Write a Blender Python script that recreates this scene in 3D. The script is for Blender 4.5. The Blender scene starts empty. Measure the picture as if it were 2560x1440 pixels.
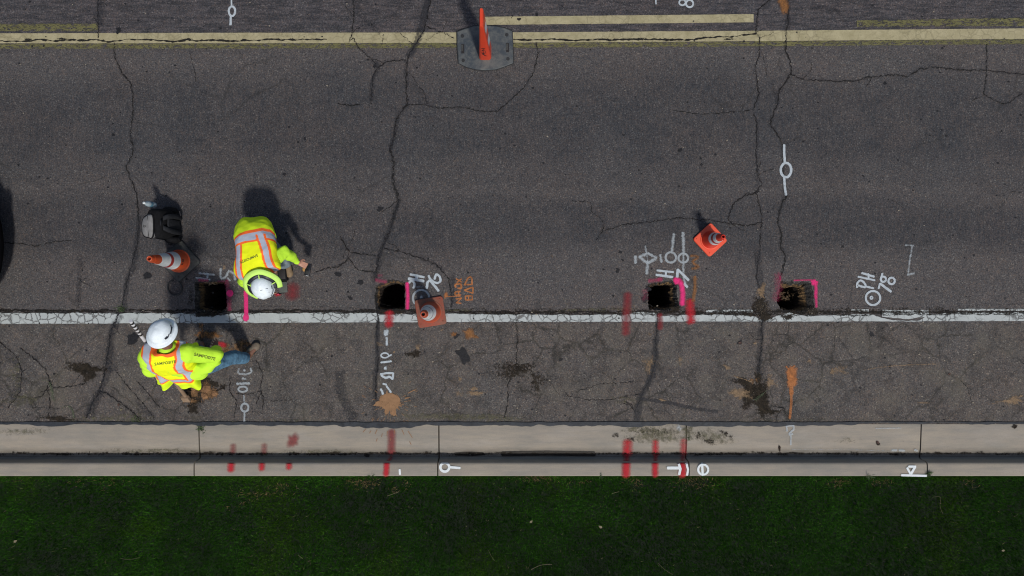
import bpy, bmesh, math, random
import numpy as np
from mathutils import Vector, Matrix, noise, geometry
from mathutils.bvhtree import BVHTree
R = math.radians
random.seed(7); rng = np.random.default_rng(7)
sc = bpy.context.scene
C = sc.collection
# ------------------------------------------------------------------ camera
H = 8.2                                   # drone height above the road
cam_d = bpy.data.cameras.new('camera'); cam = bpy.data.objects.new('camera', cam_d); C.objects.link(cam)
cam.location = (0, 0, H); cam_d.sensor_width = 36; cam_d.lens = 24; cam_d.clip_end = 400; cam_d.clip_start = .1
sc.camera = cam
K = 24/36*2560
def P(px, py, z=0.0):
    s = (H-z)/K
    return Vector(((px-1280)*s, (720-py)*s, z))
# ------------------------------------------------------------------ light
SUN = Vector((0.277, -0.60, 1.0)).normalized()
el = math.asin(SUN.z); az = math.atan2(SUN.x, SUN.y)
w = bpy.data.worlds.new('World'); sc.world = w; w.use_nodes = True
nt = w.node_tree; bg = nt.nodes['Background']
sky = nt.nodes.new('ShaderNodeTexSky'); sky.sky_type = 'NISHITA'; sky.sun_disc = False
sky.sun_elevation = el; sky.sun_rotation = az; sky.dust_density = 2.0
nt.links.new(sky.outputs[0], bg.inputs[0]); bg.inputs[1].default_value = 0.09
sd = bpy.data.lights.new('sun', 'SUN'); sd.energy = 2.8; sd.angle = R(5); sd.color = (1, .96, .9)
so = bpy.data.objects.new('sun', sd); C.objects.link(so); so.rotation_euler = SUN.to_track_quat('Z', 'Y').to_euler()
so.location = (3, -6, 12)
sc.view_settings.view_transform = 'Standard'; sc.view_settings.look = 'None'
sc.view_settings.exposure = 0.0; sc.view_settings.gamma = 1
sc.render.engine = 'CYCLES'; sc.cycles.transparent_max_bounces = 24; sc.cycles.max_bounces = 6; sc.cycles.filter_width = 1.1

# ------------------------------------------------------------------ node helpers
class NT:
    def __init__(s, name):
        s.m = bpy.data.materials.new(name); s.m.use_nodes = True; s.t = s.m.node_tree
        s.b = s.t.nodes['Principled BSDF']; s.o = s.t.nodes['Material Output']
        s.tc = None
    def n(s, ty, **k):
        nd = s.t.nodes.new(ty)
        for a, v in k.items(): setattr(nd, a, v)
        return nd
    def l(s, a, b): s.t.links.new(a, b)
    def coord(s, scale=(1,1,1), rot=(0,0,0)):
        if s.tc is None: s.tc = s.n('ShaderNodeTexCoord')
        mp = s.n('ShaderNodeMapping'); mp.inputs['Scale'].default_value = scale; mp.inputs['Rotation'].default_value = rot
        s.l(s.tc.outputs['Object'], mp.inputs[0]); return mp.outputs[0]
    def noise(s, sc_, det=3, rough=.6, scale=(1,1,1), col=False, dist=0):
        nd = s.n('ShaderNodeTexNoise'); nd.inputs['Scale'].default_value = sc_; nd.inputs['Detail'].default_value = det
        nd.inputs['Roughness'].default_value = rough; nd.inputs['Distortion'].default_value = dist
        s.l(s.coord(scale), nd.inputs['Vector']); return nd.outputs[1 if col else 0]
    def vor(s, sc_, feat='F1', scale=(1,1,1), out=0, rnd=1.0):
        nd = s.n('ShaderNodeTexVoronoi', feature=feat); nd.inputs['Scale'].default_value = sc_
        nd.inputs['Randomness'].default_value = rnd
        s.l(s.coord(scale), nd.inputs['Vector']); return nd.outputs[out]
    def ramp(s, fac, stops, interp='LINEAR'):
        nd = s.n('ShaderNodeValToRGB'); cr = nd.color_ramp; cr.interpolation = interp
        while len(cr.elements) < len(stops): cr.elements.new(.5)
        for e, (p, c) in zip(cr.elements, stops):
            e.position = p; e.color = (c, c, c, 1) if isinstance(c, (int, float)) else (*c[:3], 1)
        s.l(fac, nd.inputs[0]); return nd.outputs[0]
    def math(s, op, a, b=None, c=None, clamp=False):
        nd = s.n('ShaderNodeMath', operation=op, use_clamp=clamp)
        for i, v in enumerate((a, b, c)):
            if v is None: continue
            if isinstance(v, (int, float)): nd.inputs[i].default_value = v
            else: s.l(v, nd.inputs[i])
        return nd.outputs[0]
    def mix(s, fac, a, b, blend='MIX'):
        nd = s.n('ShaderNodeMix', data_type='RGBA', blend_type=blend)
        for idx, v in ((0, fac), (6, a), (7, b)):
            if isinstance(v, (int, float)): nd.inputs[idx].default_value = v if idx == 0 else (v, v, v, 1)
            elif isinstance(v, tuple): nd.inputs[idx].default_value = (*v[:3], 1)
            else: s.l(v, nd.inputs[idx])
        return nd.outputs[2]
    def attr(s, name, out='Fac'):
        nd = s.n('ShaderNodeAttribute'); nd.attribute_name = name; return nd.outputs[out]
    def sep(s):
        nd = s.n('ShaderNodeSeparateXYZ'); s.l(s.coord(), nd.inputs[0]); return nd.outputs
    def color(s, v):
        if isinstance(v, tuple): s.b.inputs['Base Color'].default_value = (*v[:3], 1)
        else: s.l(v, s.b.inputs['Base Color'])
    def rough(s, v):
        if isinstance(v, (int, float)): s.b.inputs['Roughness'].default_value = v
        else: s.l(v, s.b.inputs['Roughness'])
    def bump(s, h, strength=.5, dist=.01):
        nd = s.n('ShaderNodeBump'); nd.inputs['Strength'].default_value = strength; nd.inputs['Distance'].default_value = dist
        s.l(h, nd.inputs['Height']); s.l(nd.outputs[0], s.b.inputs['Normal'])
    def alpha(s, v): s.l(v, s.b.inputs['Alpha'])

def simple(name, col, rough=.6, var=.25, nscale=30, bump=.2, bdist=.003, metal=0, spec=None, scale=(1,1,1)):
    t = NT(name)
    n1 = t.noise(nscale, 4, .65, scale)
    dark = tuple(c*(1-var) for c in col); lite = tuple(min(1, c*(1+var)) for c in col)
    t.color(t.ramp(n1, [(.3, dark), (.7, lite)])); t.rough(rough); t.b.inputs['Metallic'].default_value = metal
    if spec is not None: t.b.inputs['Specular IOR Level'].default_value = spec
    if bump: t.bump(t.noise(nscale*2.5, 3, .6, scale), bump, bdist)
    return t.m

def decal(name, col, k=1.2, sharp=3.0, strength=.9, nscale=60, var=.15, rough=.8, fine=.5, scale=(1,1,1), col2=None):
    """paint or dirt lying on a surface: coverage from vertex weight 'a' broken up by noise"""
    t = NT(name)
    a = t.attr('a')
    n1 = t.noise(nscale, 4, .65, scale); n2 = t.noise(nscale*3.2, 2, .6)
    nn = t.math('ADD', t.math('MULTIPLY', n1, 1-fine), t.math('MULTIPLY', n2, fine))
    x = t.math('ADD', a, t.math('MULTIPLY', t.math('SUBTRACT', nn, .5), k))
    x = t.math('MULTIPLY_ADD', t.math('SUBTRACT', x, .5), sharp, .5, clamp=True)
    t.alpha(t.math('MULTIPLY', x, strength))
    c1 = tuple(c*(1-var) for c in col); c2 = col2 or tuple(min(1, c*(1+var)) for c in col)
    t.color(t.ramp(t.noise(nscale*.6, 4, .7), [(.35, c1), (.65, c2)])); t.rough(rough)
    t.b.inputs['Specular IOR Level'].default_value = .2
    t.bump(t.noise(140, 2, .6), .4, .004)
    return t.m

# ------------------------------------------------------------------ materials
def asphalt():
    t = NT('asphalt'); X, Y, Z = t.sep()
    agg = t.noise(62, 3, .75); agg2 = t.vor(95, out=1); fine = t.noise(150, 2, .7)
    base = t.ramp(agg, [(.28, (.029, .0275, .0285)), (.50, (.064, .0600, .0605)), (.72, (.120, .112, .111))])
    sp = t.n('ShaderNodeSeparateColor'); t.l(agg2, sp.inputs[0])
    base = t.mix(t.ramp(sp.outputs[0], [(.70, 0), (.95, .5)]), base, (.125, .092, .070))
    base = t.mix(t.ramp(sp.outputs[1], [(.80, 0), (.96, .6)]), base, (.020, .021, .025))
    base = t.mix(t.ramp(sp.outputs[2], [(.93, 0), (.99, .45)]), base, (.22, .21, .19))
    # wheel paths: polished bluish bands with short cross streaks
    wob = t.math('MULTIPLY', t.math('SUBTRACT', t.noise(.55, 2, .5), .5), .7)
    yy = t.math('ADD', Y, wob)
    def band(c, wd):
        d = t.math('ABSOLUTE', t.math('SUBTRACT', yy, c))
        return t.math('MULTIPLY', t.math('SUBTRACT', 1, t.math('DIVIDE', d, wd), clamp=True), 1.8, clamp=True)
    b = t.math('MAXIMUM', t.math('MAXIMUM', band(2.0, .75), t.math('MULTIPLY', band(.75, .45), 1.0)), t.math('MULTIPLY', band(3.35, .5), .6))
    b = t.math('MAXIMUM', b, t.math('MULTIPLY', band(1.35, .25), .55))
    streak = t.ramp(t.noise(3.2, 5, .75, (11, 1.9, 1)), [(.42, 0), (.56, 1)])
    mott = t.ramp(t.noise(2.2, 4, .65), [(.34, .55), (.58, 1)])
    b = t.math('MULTIPLY', b, mott)
    base = t.mix(b, base, t.mix(streak, t.mix(1.0, base, (.74, .745, .77), 'MULTIPLY'), t.mix(1.0, base, (.52, .58, .65), 'MULTIPLY')))
    base = t.mix(t.ramp(t.noise(15, 4, .7), [(.38, .42), (.50, 0)]), base, t.mix(1.0, base, (.55, .57, .62), 'MULTIPLY'))
    base = t.mix(t.ramp(t.noise(5.5, 4, .7), [(.52, 0), (.66, .5)]), base, t.mix(1.0, base, (1.28, 1.22, 1.18), 'MULTIPLY'))
    # broad tone variation, warm patches
    base = t.mix(t.ramp(t.noise(.9, 4, .6), [(.35, 0), (.65, .55)]), base, t.mix(1.0, base, (1.18, 1.05, .97), 'MULTIPLY'))
    # outer lane beyond the centre line: horizontal scuffing, cooler
    top = t.ramp(Y, [(0, 0), (1, 1)])
    top = t.math('MULTIPLY_ADD', t.math('SUBTRACT', Y, 2.97), 60, .5, clamp=True)
    sc_ = t.ramp(t.noise(9, 5, .75, (.45, 3, 1), dist=.6), [(.42, .0), (.56, 1)])
    cold = t.mix(sc_, t.mix(1.0, base, (.50, .53, .60), 'MULTIPLY'), t.mix(1.0, base, (1.22, 1.17, 1.22), 'MULTIPLY'))
    base = t.mix(t.math('MULTIPLY', top, .75), base, cold)
    # shoulder: browner, alligator cracking
    sh = t.math('MULTIPLY_ADD', t.math('SUBTRACT', -.42, Y), 60, .5, clamp=True)
    base = t.mix(sh, base, t.mix(1.0, base, (1.16, 1.13, 1.07), 'MULTIPLY'))
    base = t.mix(t.math('MULTIPLY', sh, t.ramp(t.noise(4.2, 5, .75), [(.40, .6), (.52, 0)])), base, t.mix(1.0, base, (.56, .57, .56), 'MULTIPLY'))
    warp = t.n('ShaderNodeTexVoronoi', feature='DISTANCE_TO_EDGE'); warp.inputs['Scale'].default_value = 2.3
    vm = t.n('ShaderNodeVectorMath', operation='ADD'); nz = t.noise(3, 4, .7, col=True)
    vs = t.n('ShaderNodeVectorMath', operation='SCALE'); vs.inputs[3].default_value = .22
    t.l(nz, vs.inputs[0]); t.l(vs.outputs[0], vm.inputs[0]); t.l(t.coord(), vm.inputs[1]); t.l(vm.outputs[0], warp.inputs['Vector'])
    ck = t.ramp(warp.outputs[0], [(0, 1), (.010, .7), (.035, 0)])
    msk = t.ramp(t.noise(.8, 3, .6), [(.44, 0), (.56, 1)])
    ck = t.math('MULTIPLY', t.math('MULTIPLY', ck, msk), t.math('MULTIPLY', sh, .7))
    base = t.mix(ck, base, (.018, .017, .013))
    # dust and stains on the shoulder
    base = t.mix(t.math('MULTIPLY', t.math('MULTIPLY', t.ramp(t.noise(2.1, 5, .7), [(.50, 0), (.72, .45)]), sh), 1.0), base, (.105, .092, .066))
    spots = t.ramp(t.noise(17, 3, .6), [(.68, 0), (.72, .8)])
    base = t.mix(t.math('MULTIPLY', spots, .75), base, (.017, .017, .018))
    v2 = t.n('ShaderNodeTexVoronoi', feature='DISTANCE_TO_EDGE'); v2.inputs['Scale'].default_value = 1.15; t.l(vm.outputs[0], v2.inputs['Vector'])
    ck2 = t.math('MULTIPLY', t.ramp(v2.outputs[0], [(0, 1), (.006, .6), (.02, 0)]), t.ramp(t.noise(.7, 4, .65), [(.50, 0), (.60, .55)]))
    base = t.mix(ck2, base, (.02, .019, .018))
    base = t.mix(1.0, base, (1.03, 1.05, 1.055), 'MULTIPLY')
    t.color(base); t.rough(.85); t.b.inputs['Specular IOR Level'].default_value = .25
    h = t.math('ADD', agg, t.math('MULTIPLY', fine, .5)); t.bump(h, .55, .006)
    return t.m

def line_mat(name, col, wear=.5, thr=.0, col2=None, web=1.0, an=(1,1,1)):
    t = NT(name); a = t.attr('a')
    n = t.noise(26, 5, .72, an); n2 = t.noise(75, 3, .7, an)
    x = t.math('ADD', a, t.math('MULTIPLY', t.math('SUBTRACT', t.math('ADD', t.math('MULTIPLY', n, .6), t.math('MULTIPLY', n2, .4)), .5), 1.9*wear+.4))
    al = t.math('MULTIPLY_ADD', t.math('SUBTRACT', x, .30+thr), 7, .5, clamp=True)
    v = t.n('ShaderNodeTexVoronoi', feature='DISTANCE_TO_EDGE'); v.inputs['Scale'].default_value = 11
    vm = t.n('ShaderNodeVectorMath', operation='ADD'); vs = t.n('ShaderNodeVectorMath', operation='SCALE'); vs.inputs[3].default_value = .05
    t.l(t.noise(14, 4, .7, col=True), vs.inputs[0]); t.l(vs.outputs[0], vm.inputs[0]); t.l(t.coord(), vm.inputs[1]); t.l(vm.outputs[0], v.inputs['Vector'])
    ck = t.math('MULTIPLY', t.ramp(v.outputs[0], [(0, 1), (.05, .6), (.09, 0)]), t.ramp(t.noise(2.1, 3, .6), [(.42, 0), (.52, 1)]))
    al = t.math('MULTIPLY', al, t.math('SUBTRACT', 1, t.math('MULTIPLY', ck, wear*1.5*web), clamp=True))
    t.alpha(al)
    c = t.ramp(t.noise(7, 5, .7), [(.3, tuple(v_*.82 for v_ in col)), (.7, col2 or col)])
    c = t.mix(t.ramp(t.noise(48, 3, .7), [(.55, 0), (.75, .45)]), c, tuple(v_*.45 for v_ in col))
    t.color(c); t.rough(.75); t.bump(n2, .4, .004)
    return t.m

def concrete():
    t = NT('concrete'); X, Y, Z = t.sep()
    c = t.ramp(t.noise(1.3, 5, .65, (1, 2.5, 1)), [(.3, (.220, .203, .170)), (.5, (.285, .248, .198)), (.7, (.32, .277, .215))])
    c = t.mix(t.ramp(t.noise(6, 6, .75, (.35, 3, 1)), [(.42, 0), (.70, .65)]), c, (.19, .180, .160))
    c = t.mix(t.ramp(t.noise(2.2, 4, .7, (.6, 2, 1)), [(.5, 0), (.7, .4)]), c, (.34, .31, .27))
    c = t.mix(t.ramp(t.noise(110, 2, .6), [(.3, .25), (.5, 0)]), c, (.13, .12, .10))
    # grime collecting in the gutter bottom
    d = t.math('SUBTRACT', 1, t.math('DIVIDE', t.math('ABSOLUTE', t.math('ADD', Y, 1.995)), .085), clamp=True)
    c = t.mix(t.math('MULTIPLY', d, t.ramp(t.noise(9, 5, .75, (.5, 1.5, 1)), [(.25, .25), (.60, .85)])), c, (.075, .065, .052))
    c = t.mix(t.ramp(t.noise(22, 5, .75), [(.66, 0), (.74, .5)]), c, (.09, .08, .06))
    t.color(c); t.rough(.85); t.bump(t.math('ADD', t.noise(90, 4, .7), t.noise(8, 3, .6)), .3, .004)
    return t.m

M = {}
M['asphalt'] = asphalt(); M['concrete'] = concrete()
M['white_line'] = line_mat('white_line_paint', (.41, .44, .43), .56)
M['yellow'] = line_mat('yellow_line_paint', (.31, .27, .145), .30, -.06, (.385, .34, .205), .5)
M['olive'] = line_mat('faded_olive_paint', (.105, .098, .035), 1.25, .66, (.150, .138, .050), 0, (.5, 1.5, 1))
M['white_spray'] = decal('white_spray_paint', (.46, .51, .54), 2.3, 1.7, .84, 34, .1, fine=.4)
M['white_faint'] = decal('faint_white_paint', (.42, .46, .48), 2.6, 1.5, .62, 30, .1, fine=.4)
M['white_bright'] = decal('bright_white_paint', (.68, .72, .72), .9, 2.4, .95, 60, .06)
M['red_spray'] = decal('red_spray_paint', (.42, .018, .028), 1.3, 1.1, .86, 30, .12)
M['red_faint'] = decal('faint_red_paint', (.22, .025, .030), .7, 1.2, .6, 40, .2)
M['pink_spray'] = decal('pink_spray_paint', (.70, .035, .18), .9, 1.7, .92, 45, .12)
M['pink_faint'] = decal('faint_pink_paint', (.34, .045, .10), 1.7, 1.6, .55, 45, .2)
M['orange_spray'] = decal('orange_spray_paint', (.42, .16, .055), 1.8, 1.5, .68, 36, .3)
M['ochre'] = decal('ochre_paint', (.27, .12, .04), 2.2, 1.7, .66, 32, .25)
M['crack'] = decal('open_crack', (.013, .012, .011), 1.9, 2.6, .92, 45, .3)
M['tar'] = decal('old_crack_sealant', (.027, .028, .033), 2.4, 1.5, .50, 15, .25, .6)
M['tar_solid'] = decal('joint_sealant', (.032, .036, .042), .9, 5, .95, 22, .3, .55)
M['dirt_dark'] = decal('damp_dirt', (.022, .018, .013), 3.0, 2.4, .88, 34, .5, .9, .35, col2=(.036, .027, .018))
M['dirt_tan'] = decal('tan_dirt', (.27, .185, .11), 2.8, 1.6, .68, 30, .25, .9, .35)
M['dirt_brown'] = decal('brown_soil', (.12, .066, .030), 2.6, 2.2, .85, 30, .5, .9, .35, col2=(.24, .135, .065))
M['mud'] = decal('dried_mud', (.27, .155, .082), 1.3, 3.5, .93, 30, .12, .9)
M['moss'] = decal('mossy_grime', (.115, .108, .065), 3.0, 1.8, .6, 24, .4, .9, .35)
M['grime'] = decal('wet_grime', (.020, .016, .013), .8, 6, .96, 30, .4, .5)
M['soil'] = simple('soil_wall', (.055, .038, .022), .95, .6, 22, 1.0, .03)
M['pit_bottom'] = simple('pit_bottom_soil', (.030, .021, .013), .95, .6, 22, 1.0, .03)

# ------------------------------------------------------------------ object helpers
def link(o, parent=None):
    C.objects.link(o)
    if parent is not None:
        o.parent = parent; o.matrix_parent_inverse = Matrix.Identity(4)
        # geometry is authored in world space: undo the parent's placement
        pm = parent.matrix_basis.copy(); p = parent.parent
        while p is not None: pm = p.matrix_basis @ pm; p = p.parent
        o.matrix_basis = pm.inverted()
    return o
def tag(o, label=None, cat=None, group=None, kind=None):
    if label: o['label'] = label
    if cat: o['category'] = cat
    if group: o['group'] = group
    if kind: o['kind'] = kind
    return o
def thing(name, loc, label, cat, group=None, rz=0):
    o = bpy.data.objects.new(name, None); o.empty_display_size = .1; C.objects.link(o)
    o.location = loc; o.rotation_euler = (0, 0, rz); o.matrix_basis  # basis from loc/rot
    tag(o, label, cat, group); return o
def mesh_obj(name, verts, faces, mat, parent=None, smooth=False, mats=None):
    me = bpy.data.meshes.new(name); me.from_pydata([tuple(v) for v in verts], [], faces); me.update()
    for m_ in (mats or [mat]): me.materials.append(m_)
    if smooth: me.shade_smooth()
    return link(bpy.data.objects.new(name, me), parent)
def bm_obj(name, bm, mat, parent=None, smooth=False, recalc=True):
    me = bpy.data.meshes.new(name)
    if recalc: bmesh.ops.recalc_face_normals(bm, faces=bm.faces)
    bm.to_mesh(me); bm.free(); me.materials.append(mat)
    if smooth: me.shade_smooth()
    return link(bpy.data.objects.new(name, me), parent)
def smooth_by_angle(o, ang=40):
    me = o.data; me.shade_smooth(); bm = bmesh.new(); bm.from_mesh(me)
    for e in bm.edges:
        if len(e.link_faces) == 2 and e.calc_face_angle(0) > R(ang): e.smooth = False
    bm.to_mesh(me); bm.free()
def add_box(bm, c, s, rz=0, bev=0, M4=None):
    r = bmesh.ops.create_cube(bm, size=1)
    vs = r['verts']; bmesh.ops.scale(bm, vec=s, verts=vs)
    if bev:
        es = list({e for v in vs for e in v.link_edges})
        b = bmesh.ops.bevel(bm, geom=es, offset=bev, segments=3, affect='EDGES', profile=.5)
        vs = list({v for f in b['faces'] for v in f.verts} | {v for v in vs if v.is_valid})
    mm = Matrix.Translation(Vector(c)) @ Matrix.Rotation(rz, 4, 'Z')
    if M4 is not None: mm = mm @ M4
    bmesh.ops.transform(bm, matrix=mm, verts=vs)
def add_tube(bm, pts, rad, seg=10, closed=False, caps=True):
    pts = [Vector(p) for p in pts]; n = len(pts); rings = []
    prev = None
    for i, p in enumerate(pts):
        if closed: t = pts[(i+1) % n]-pts[i-1]
        else: t = pts[min(i+1, n-1)]-pts[max(i-1, 0)]
        t.normalize()
        if prev is None:
            a = Vector((0, 0, 1)) if abs(t.z) < .9 else Vector((1, 0, 0)); u = t.cross(a).normalized()
        else: u = (prev - t*prev.dot(t)).normalized()
        prev = u; v = t.cross(u)
        r = rad[i] if hasattr(rad, '__len__') else rad
        rings.append([bm.verts.new(p+(u*math.cos(2*math.pi*k/seg)+v*math.sin(2*math.pi*k/seg))*r) for k in range(seg)])
    m = n if closed else n-1
    for i in range(m):
        a, b = rings[i], rings[(i+1) % n]
        for k in range(seg): bm.faces.new((a[k], a[(k+1) % seg], b[(k+1) % seg], b[k]))
    if caps and not closed:
        bm.faces.new(rings[0][::-1]); bm.faces.new(rings[-1])
def lathe(bm, prof, seg=48, c=(0, 0, 0), close=False):
    c = Vector(c); rings = []
    for r, z in prof:
        rings.append([bm.verts.new(c+Vector((r*math.cos(2*math.pi*k/seg), r*math.sin(2*math.pi*k/seg), z))) for k in range(seg)])
    for i in range(len(rings)-1+(1 if close else 0)):
        a, b = rings[i], rings[(i+1) % len(rings)]
        for k in range(seg): bm.faces.new((a[k], a[(k+1) % seg], b[(k+1) % seg], b[k]))
def catmull(pts, n=8):
    pts = [np.array(p, float) for p in pts]
    if len(pts) < 3: return pts
    out = []
    for i in range(len(pts)-1):
        p0 = pts[max(i-1, 0)]; p1 = pts[i]; p2 = pts[i+1]; p3 = pts[min(i+2, len(pts)-1)]
        for k in range(n):
            t = k/n
            out.append(.5*((2*p1)+(-p0+p2)*t+(2*p0-5*p1+4*p2-p3)*t*t+(-p0+3*p1-3*p2+p3)*t**3))
    out.append(pts[-1]); return out
def jag(pts, amp=2.0, step=5.0):
    """break a pixel polyline into a jagged one"""
    out = [np.array(pts[0], float)]
    for a, b in zip(pts[:-1], pts[1:]):
        a = np.array(a, float); b = np.array(b, float); L = np.linalg.norm(b-a); n = max(1, int(L/step))
        d = (b-a)/max(L, 1e-6); nn = np.array([-d[1], d[0]])
        for k in range(1, n+1):
            q = a+(b-a)*k/n
            if k < n: q = q+nn*random.uniform(-amp, amp)+d*random.uniform(-1, 1)
            out.append(q)
    return out

class Decals:
    """soft-edged sheets lying a few mm above a surface; vertex weight 'a' = coverage"""
    zstep = 0
    def __init__(s): s.v = []; s.f = []; s.a = []
    @staticmethod
    def z():
        Decals.zstep += 1; return .0042+Decals.zstep*2.2e-6
    def stroke(s, pts, width, a=1.0, zf=None, ends=None, fade=True, curve=True, wvar=0, n=6, soft=False):
        """pts in photo pixels on the surface zf(x,y)->z"""
        if curve and len(pts) > 2: pts = catmull(pts, n)
        pts = [np.array(p[:2], float) for p in pts]
        if fade:   # extend for round soft ends
            d0 = pts[0]-pts[1]; d0 = d0/max(np.linalg.norm(d0), 1e-6); d1 = pts[-1]-pts[-2]; d1 = d1/max(np.linalg.norm(d1), 1e-6)
            pts = [pts[0]+d0*width*.5]+pts+[pts[-1]+d1*width*.5]
        N = len(pts); z0 = Decals.z(); base = len(s.v); prof = [(-1.25, 0), (-.6, .62), (0, 1), (.6, .62), (1.25, 0)] if soft else [(-1, 0), (-.55, 1), (0, 1), (.55, 1), (1, 0)]
        for i, p in enumerate(pts):
            t = pts[min(i+1, N-1)]-pts[max(i-1, 0)]; t = t/max(np.linalg.norm(t), 1e-6); nn = np.array([-t[1], t[0]])
            wd = width*.5*1.35
            if hasattr(ends, '__len__'): f = i/(N-1); wd *= ends[0]*(1-f)+ends[1]*f
            if wvar: wd *= 1+random.uniform(-wvar, wvar)
            ea = 0 if (fade and i in (0, N-1)) else 1
            for q, aa in prof:
                x = p+nn*q*wd*(1 if ea else .5)
                zz = (zf(x[0], x[1]) if zf else 0)+z0
                s.v.append(P(x[0], x[1], zz)); s.a.append(aa*ea*a)
        for i in range(N-1):
            for k in range(4):
                o = base+i*5+k; s.f.append((o, o+1, o+6, o+5))
        return s
    def blob(s, cx, cy, rx, ry, rot=0, a=1.0, zf=None, irr=.25, core=.35):
        base = len(s.v); z0 = Decals.z(); ang = R(rot); nr = 6; ns = 28; ph = random.uniform(0, 99)
        def pt(u, r):
            q = 1+irr*noise.noise(Vector((math.cos(u)*1.6+ph, math.sin(u)*1.6, ph)))*2
            x = math.cos(u)*rx*r*q; y = math.sin(u)*ry*r*q
            X = cx+x*math.cos(ang)-y*math.sin(ang); Y = cy+x*math.sin(ang)+y*math.cos(ang)
            return P(X, Y, (zf(X, Y) if zf else 0)+z0)
        s.v.append(pt(0, 0)); s.a.append(a)
        for i in range(1, nr+1):
            for k in range(ns):
                s.v.append(pt(2*math.pi*k/ns, i/nr*1.25))
                f = i/nr; s.a.append(a*max(0, min(1, (1-f)/(1-core))))
        for k in range(ns): s.f.append((base, base+1+k, base+1+(k+1) % ns))
        for i in range(nr-1):
            for k in range(ns):
                o = base+1+i*ns; s.f.append((o+k, o+ns+k, o+ns+(k+1) % ns, o+(k+1) % ns))
        return s
    def circle(s, cx, cy, rx, ry, width, a=1.0, a0=0, a1=360, zf=None):
        n = 26; pts = [(cx+rx*math.cos(R(a0+(a1-a0)*k/n)), cy+ry*math.sin(R(a0+(a1-a0)*k/n))) for k in range(n+1)]
        return s.stroke(pts, width, a, zf, fade=(abs(a1-a0) < 359), curve=False)
    def poly(s, top, bot, zf=None, a=1.0, edge=.12):
        """strip between two px polylines sampled with the same count"""
        base = len(s.v); z0 = Decals.z(); n = len(top); rows = [(0, 0), (edge, 1), (.5, 1), (1-edge, 1), (1, 0)]
        for p, q in zip(top, bot):
            for f, aa in rows:
                x = p[0]*(1-f)+q[0]*f; y = p[1]*(1-f)+q[1]*f
                s.v.append(P(x, y, (zf(x, y) if zf else 0)+z0)); s.a.append(aa*a)
        for i in range(n-1):
            for k in range(4):
                o = base+i*5+k; s.f.append((o, o+1, o+6, o+5))
        return s
    def build(s, name, mat, parent, label=None):
        me = bpy.data.meshes.new(name); me.from_pydata([tuple(v) for v in s.v], [], s.f); me.update()
        at = me.attributes.new('a', 'FLOAT', 'POINT'); at.data.foreach_set('value', s.a)
        me.materials.append(mat)
        o = link(bpy.data.objects.new(name, me), parent)
        if label: o['label'] = label
        return o

# ------------------------------------------------------------------ road with real pits
XL, XR = -30, 30
def gp(px, py): v = P(px, py); return (v.x, v.y)
PITS = [
 [(486,707),(503,703),(520,704),(545,702),(565,706),(566,730),(568,752),(567,772),(560,779),(545,785),(528,788),(512,785),(500,780),(488,776),(486,760),(488,735)],
 [(941,712),(953,707),(965,704),(973,698),(985,699),(998,701),(1012,705),(1014,720),(1013,750),(1012,773),(990,776),(965,776),(942,773),(937,760),(937,735)],
 [(1619,710),(1640,706),(1662,703),(1675,700),(1684,704),(1692,710),(1693,740),(1698,765),(1692,774),(1660,777),(1640,776),(1621,773),(1620,740)],
 [(1952,702),(1972,703),(1990,706),(2010,704),(2027,707),(2030,722),(2034,738),(2034,755),(2037,771),(2025,781),(2007,785),(1985,784),(1965,781),(1950,772),(1944,760),(1943,743),(1949,722)],
]
random.seed(3)
pit_polys = []
for poly in PITS:
    pp = jag(poly+[poly[0]], 1.8, 3.0)[:-1]; pit_polys.append([gp(*p) for p in pp])
ROAD_Y0 = P(0, 1061).y; ROAD_Y1 = 12.0
vco = []; edg = []
def addloop(lp):
    b = len(vco); vco.extend(Vector(p) for p in lp); n = len(lp)
    edg.extend((b+i, b+(i+1) % n) for i in range(n))
addloop([(XL, ROAD_Y0), (XR, ROAD_Y0), (XR, ROAD_Y1), (XL, ROAD_Y1)])
for pp in pit_polys: addloop(pp)
for gx in np.arange(-12, 12.1, 1.0):
    for gy in (-1.2, .9, 2, 3, 5, 8): vco.append(Vector((gx+.013, gy+.007)))
ov, oe, of, *_ = geometry.delaunay_2d_cdt(vco, edg, [], 0, 1e-6)
def inside(p, poly):
    x, y = p; c = False; j = len(poly)-1
    for i in range(len(poly)):
        xi, yi = poly[i]; xj, yj = poly[j]
        if (yi > y) != (yj > y) and x < (xj-xi)*(y-yi)/(yj-yi)+xi: c = not c
        j = i
    return c
ff = []
for f in of:
    c = sum((ov[i] for i in f), Vector((0, 0)))/len(f)
    if not any(inside((c.x, c.y), pp) for pp in pit_polys): ff.append(tuple(f))
road = mesh_obj('road', [(v.x, v.y, 0) for v in ov], ff, M['asphalt'])
tag(road, kind='structure'); road['label'] = 'grey asphalt road with cracks, lane lines and sprayed survey marks'
for p_ in road.data.polygons:
    if p_.normal.z < 0: p_.flip()

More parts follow.
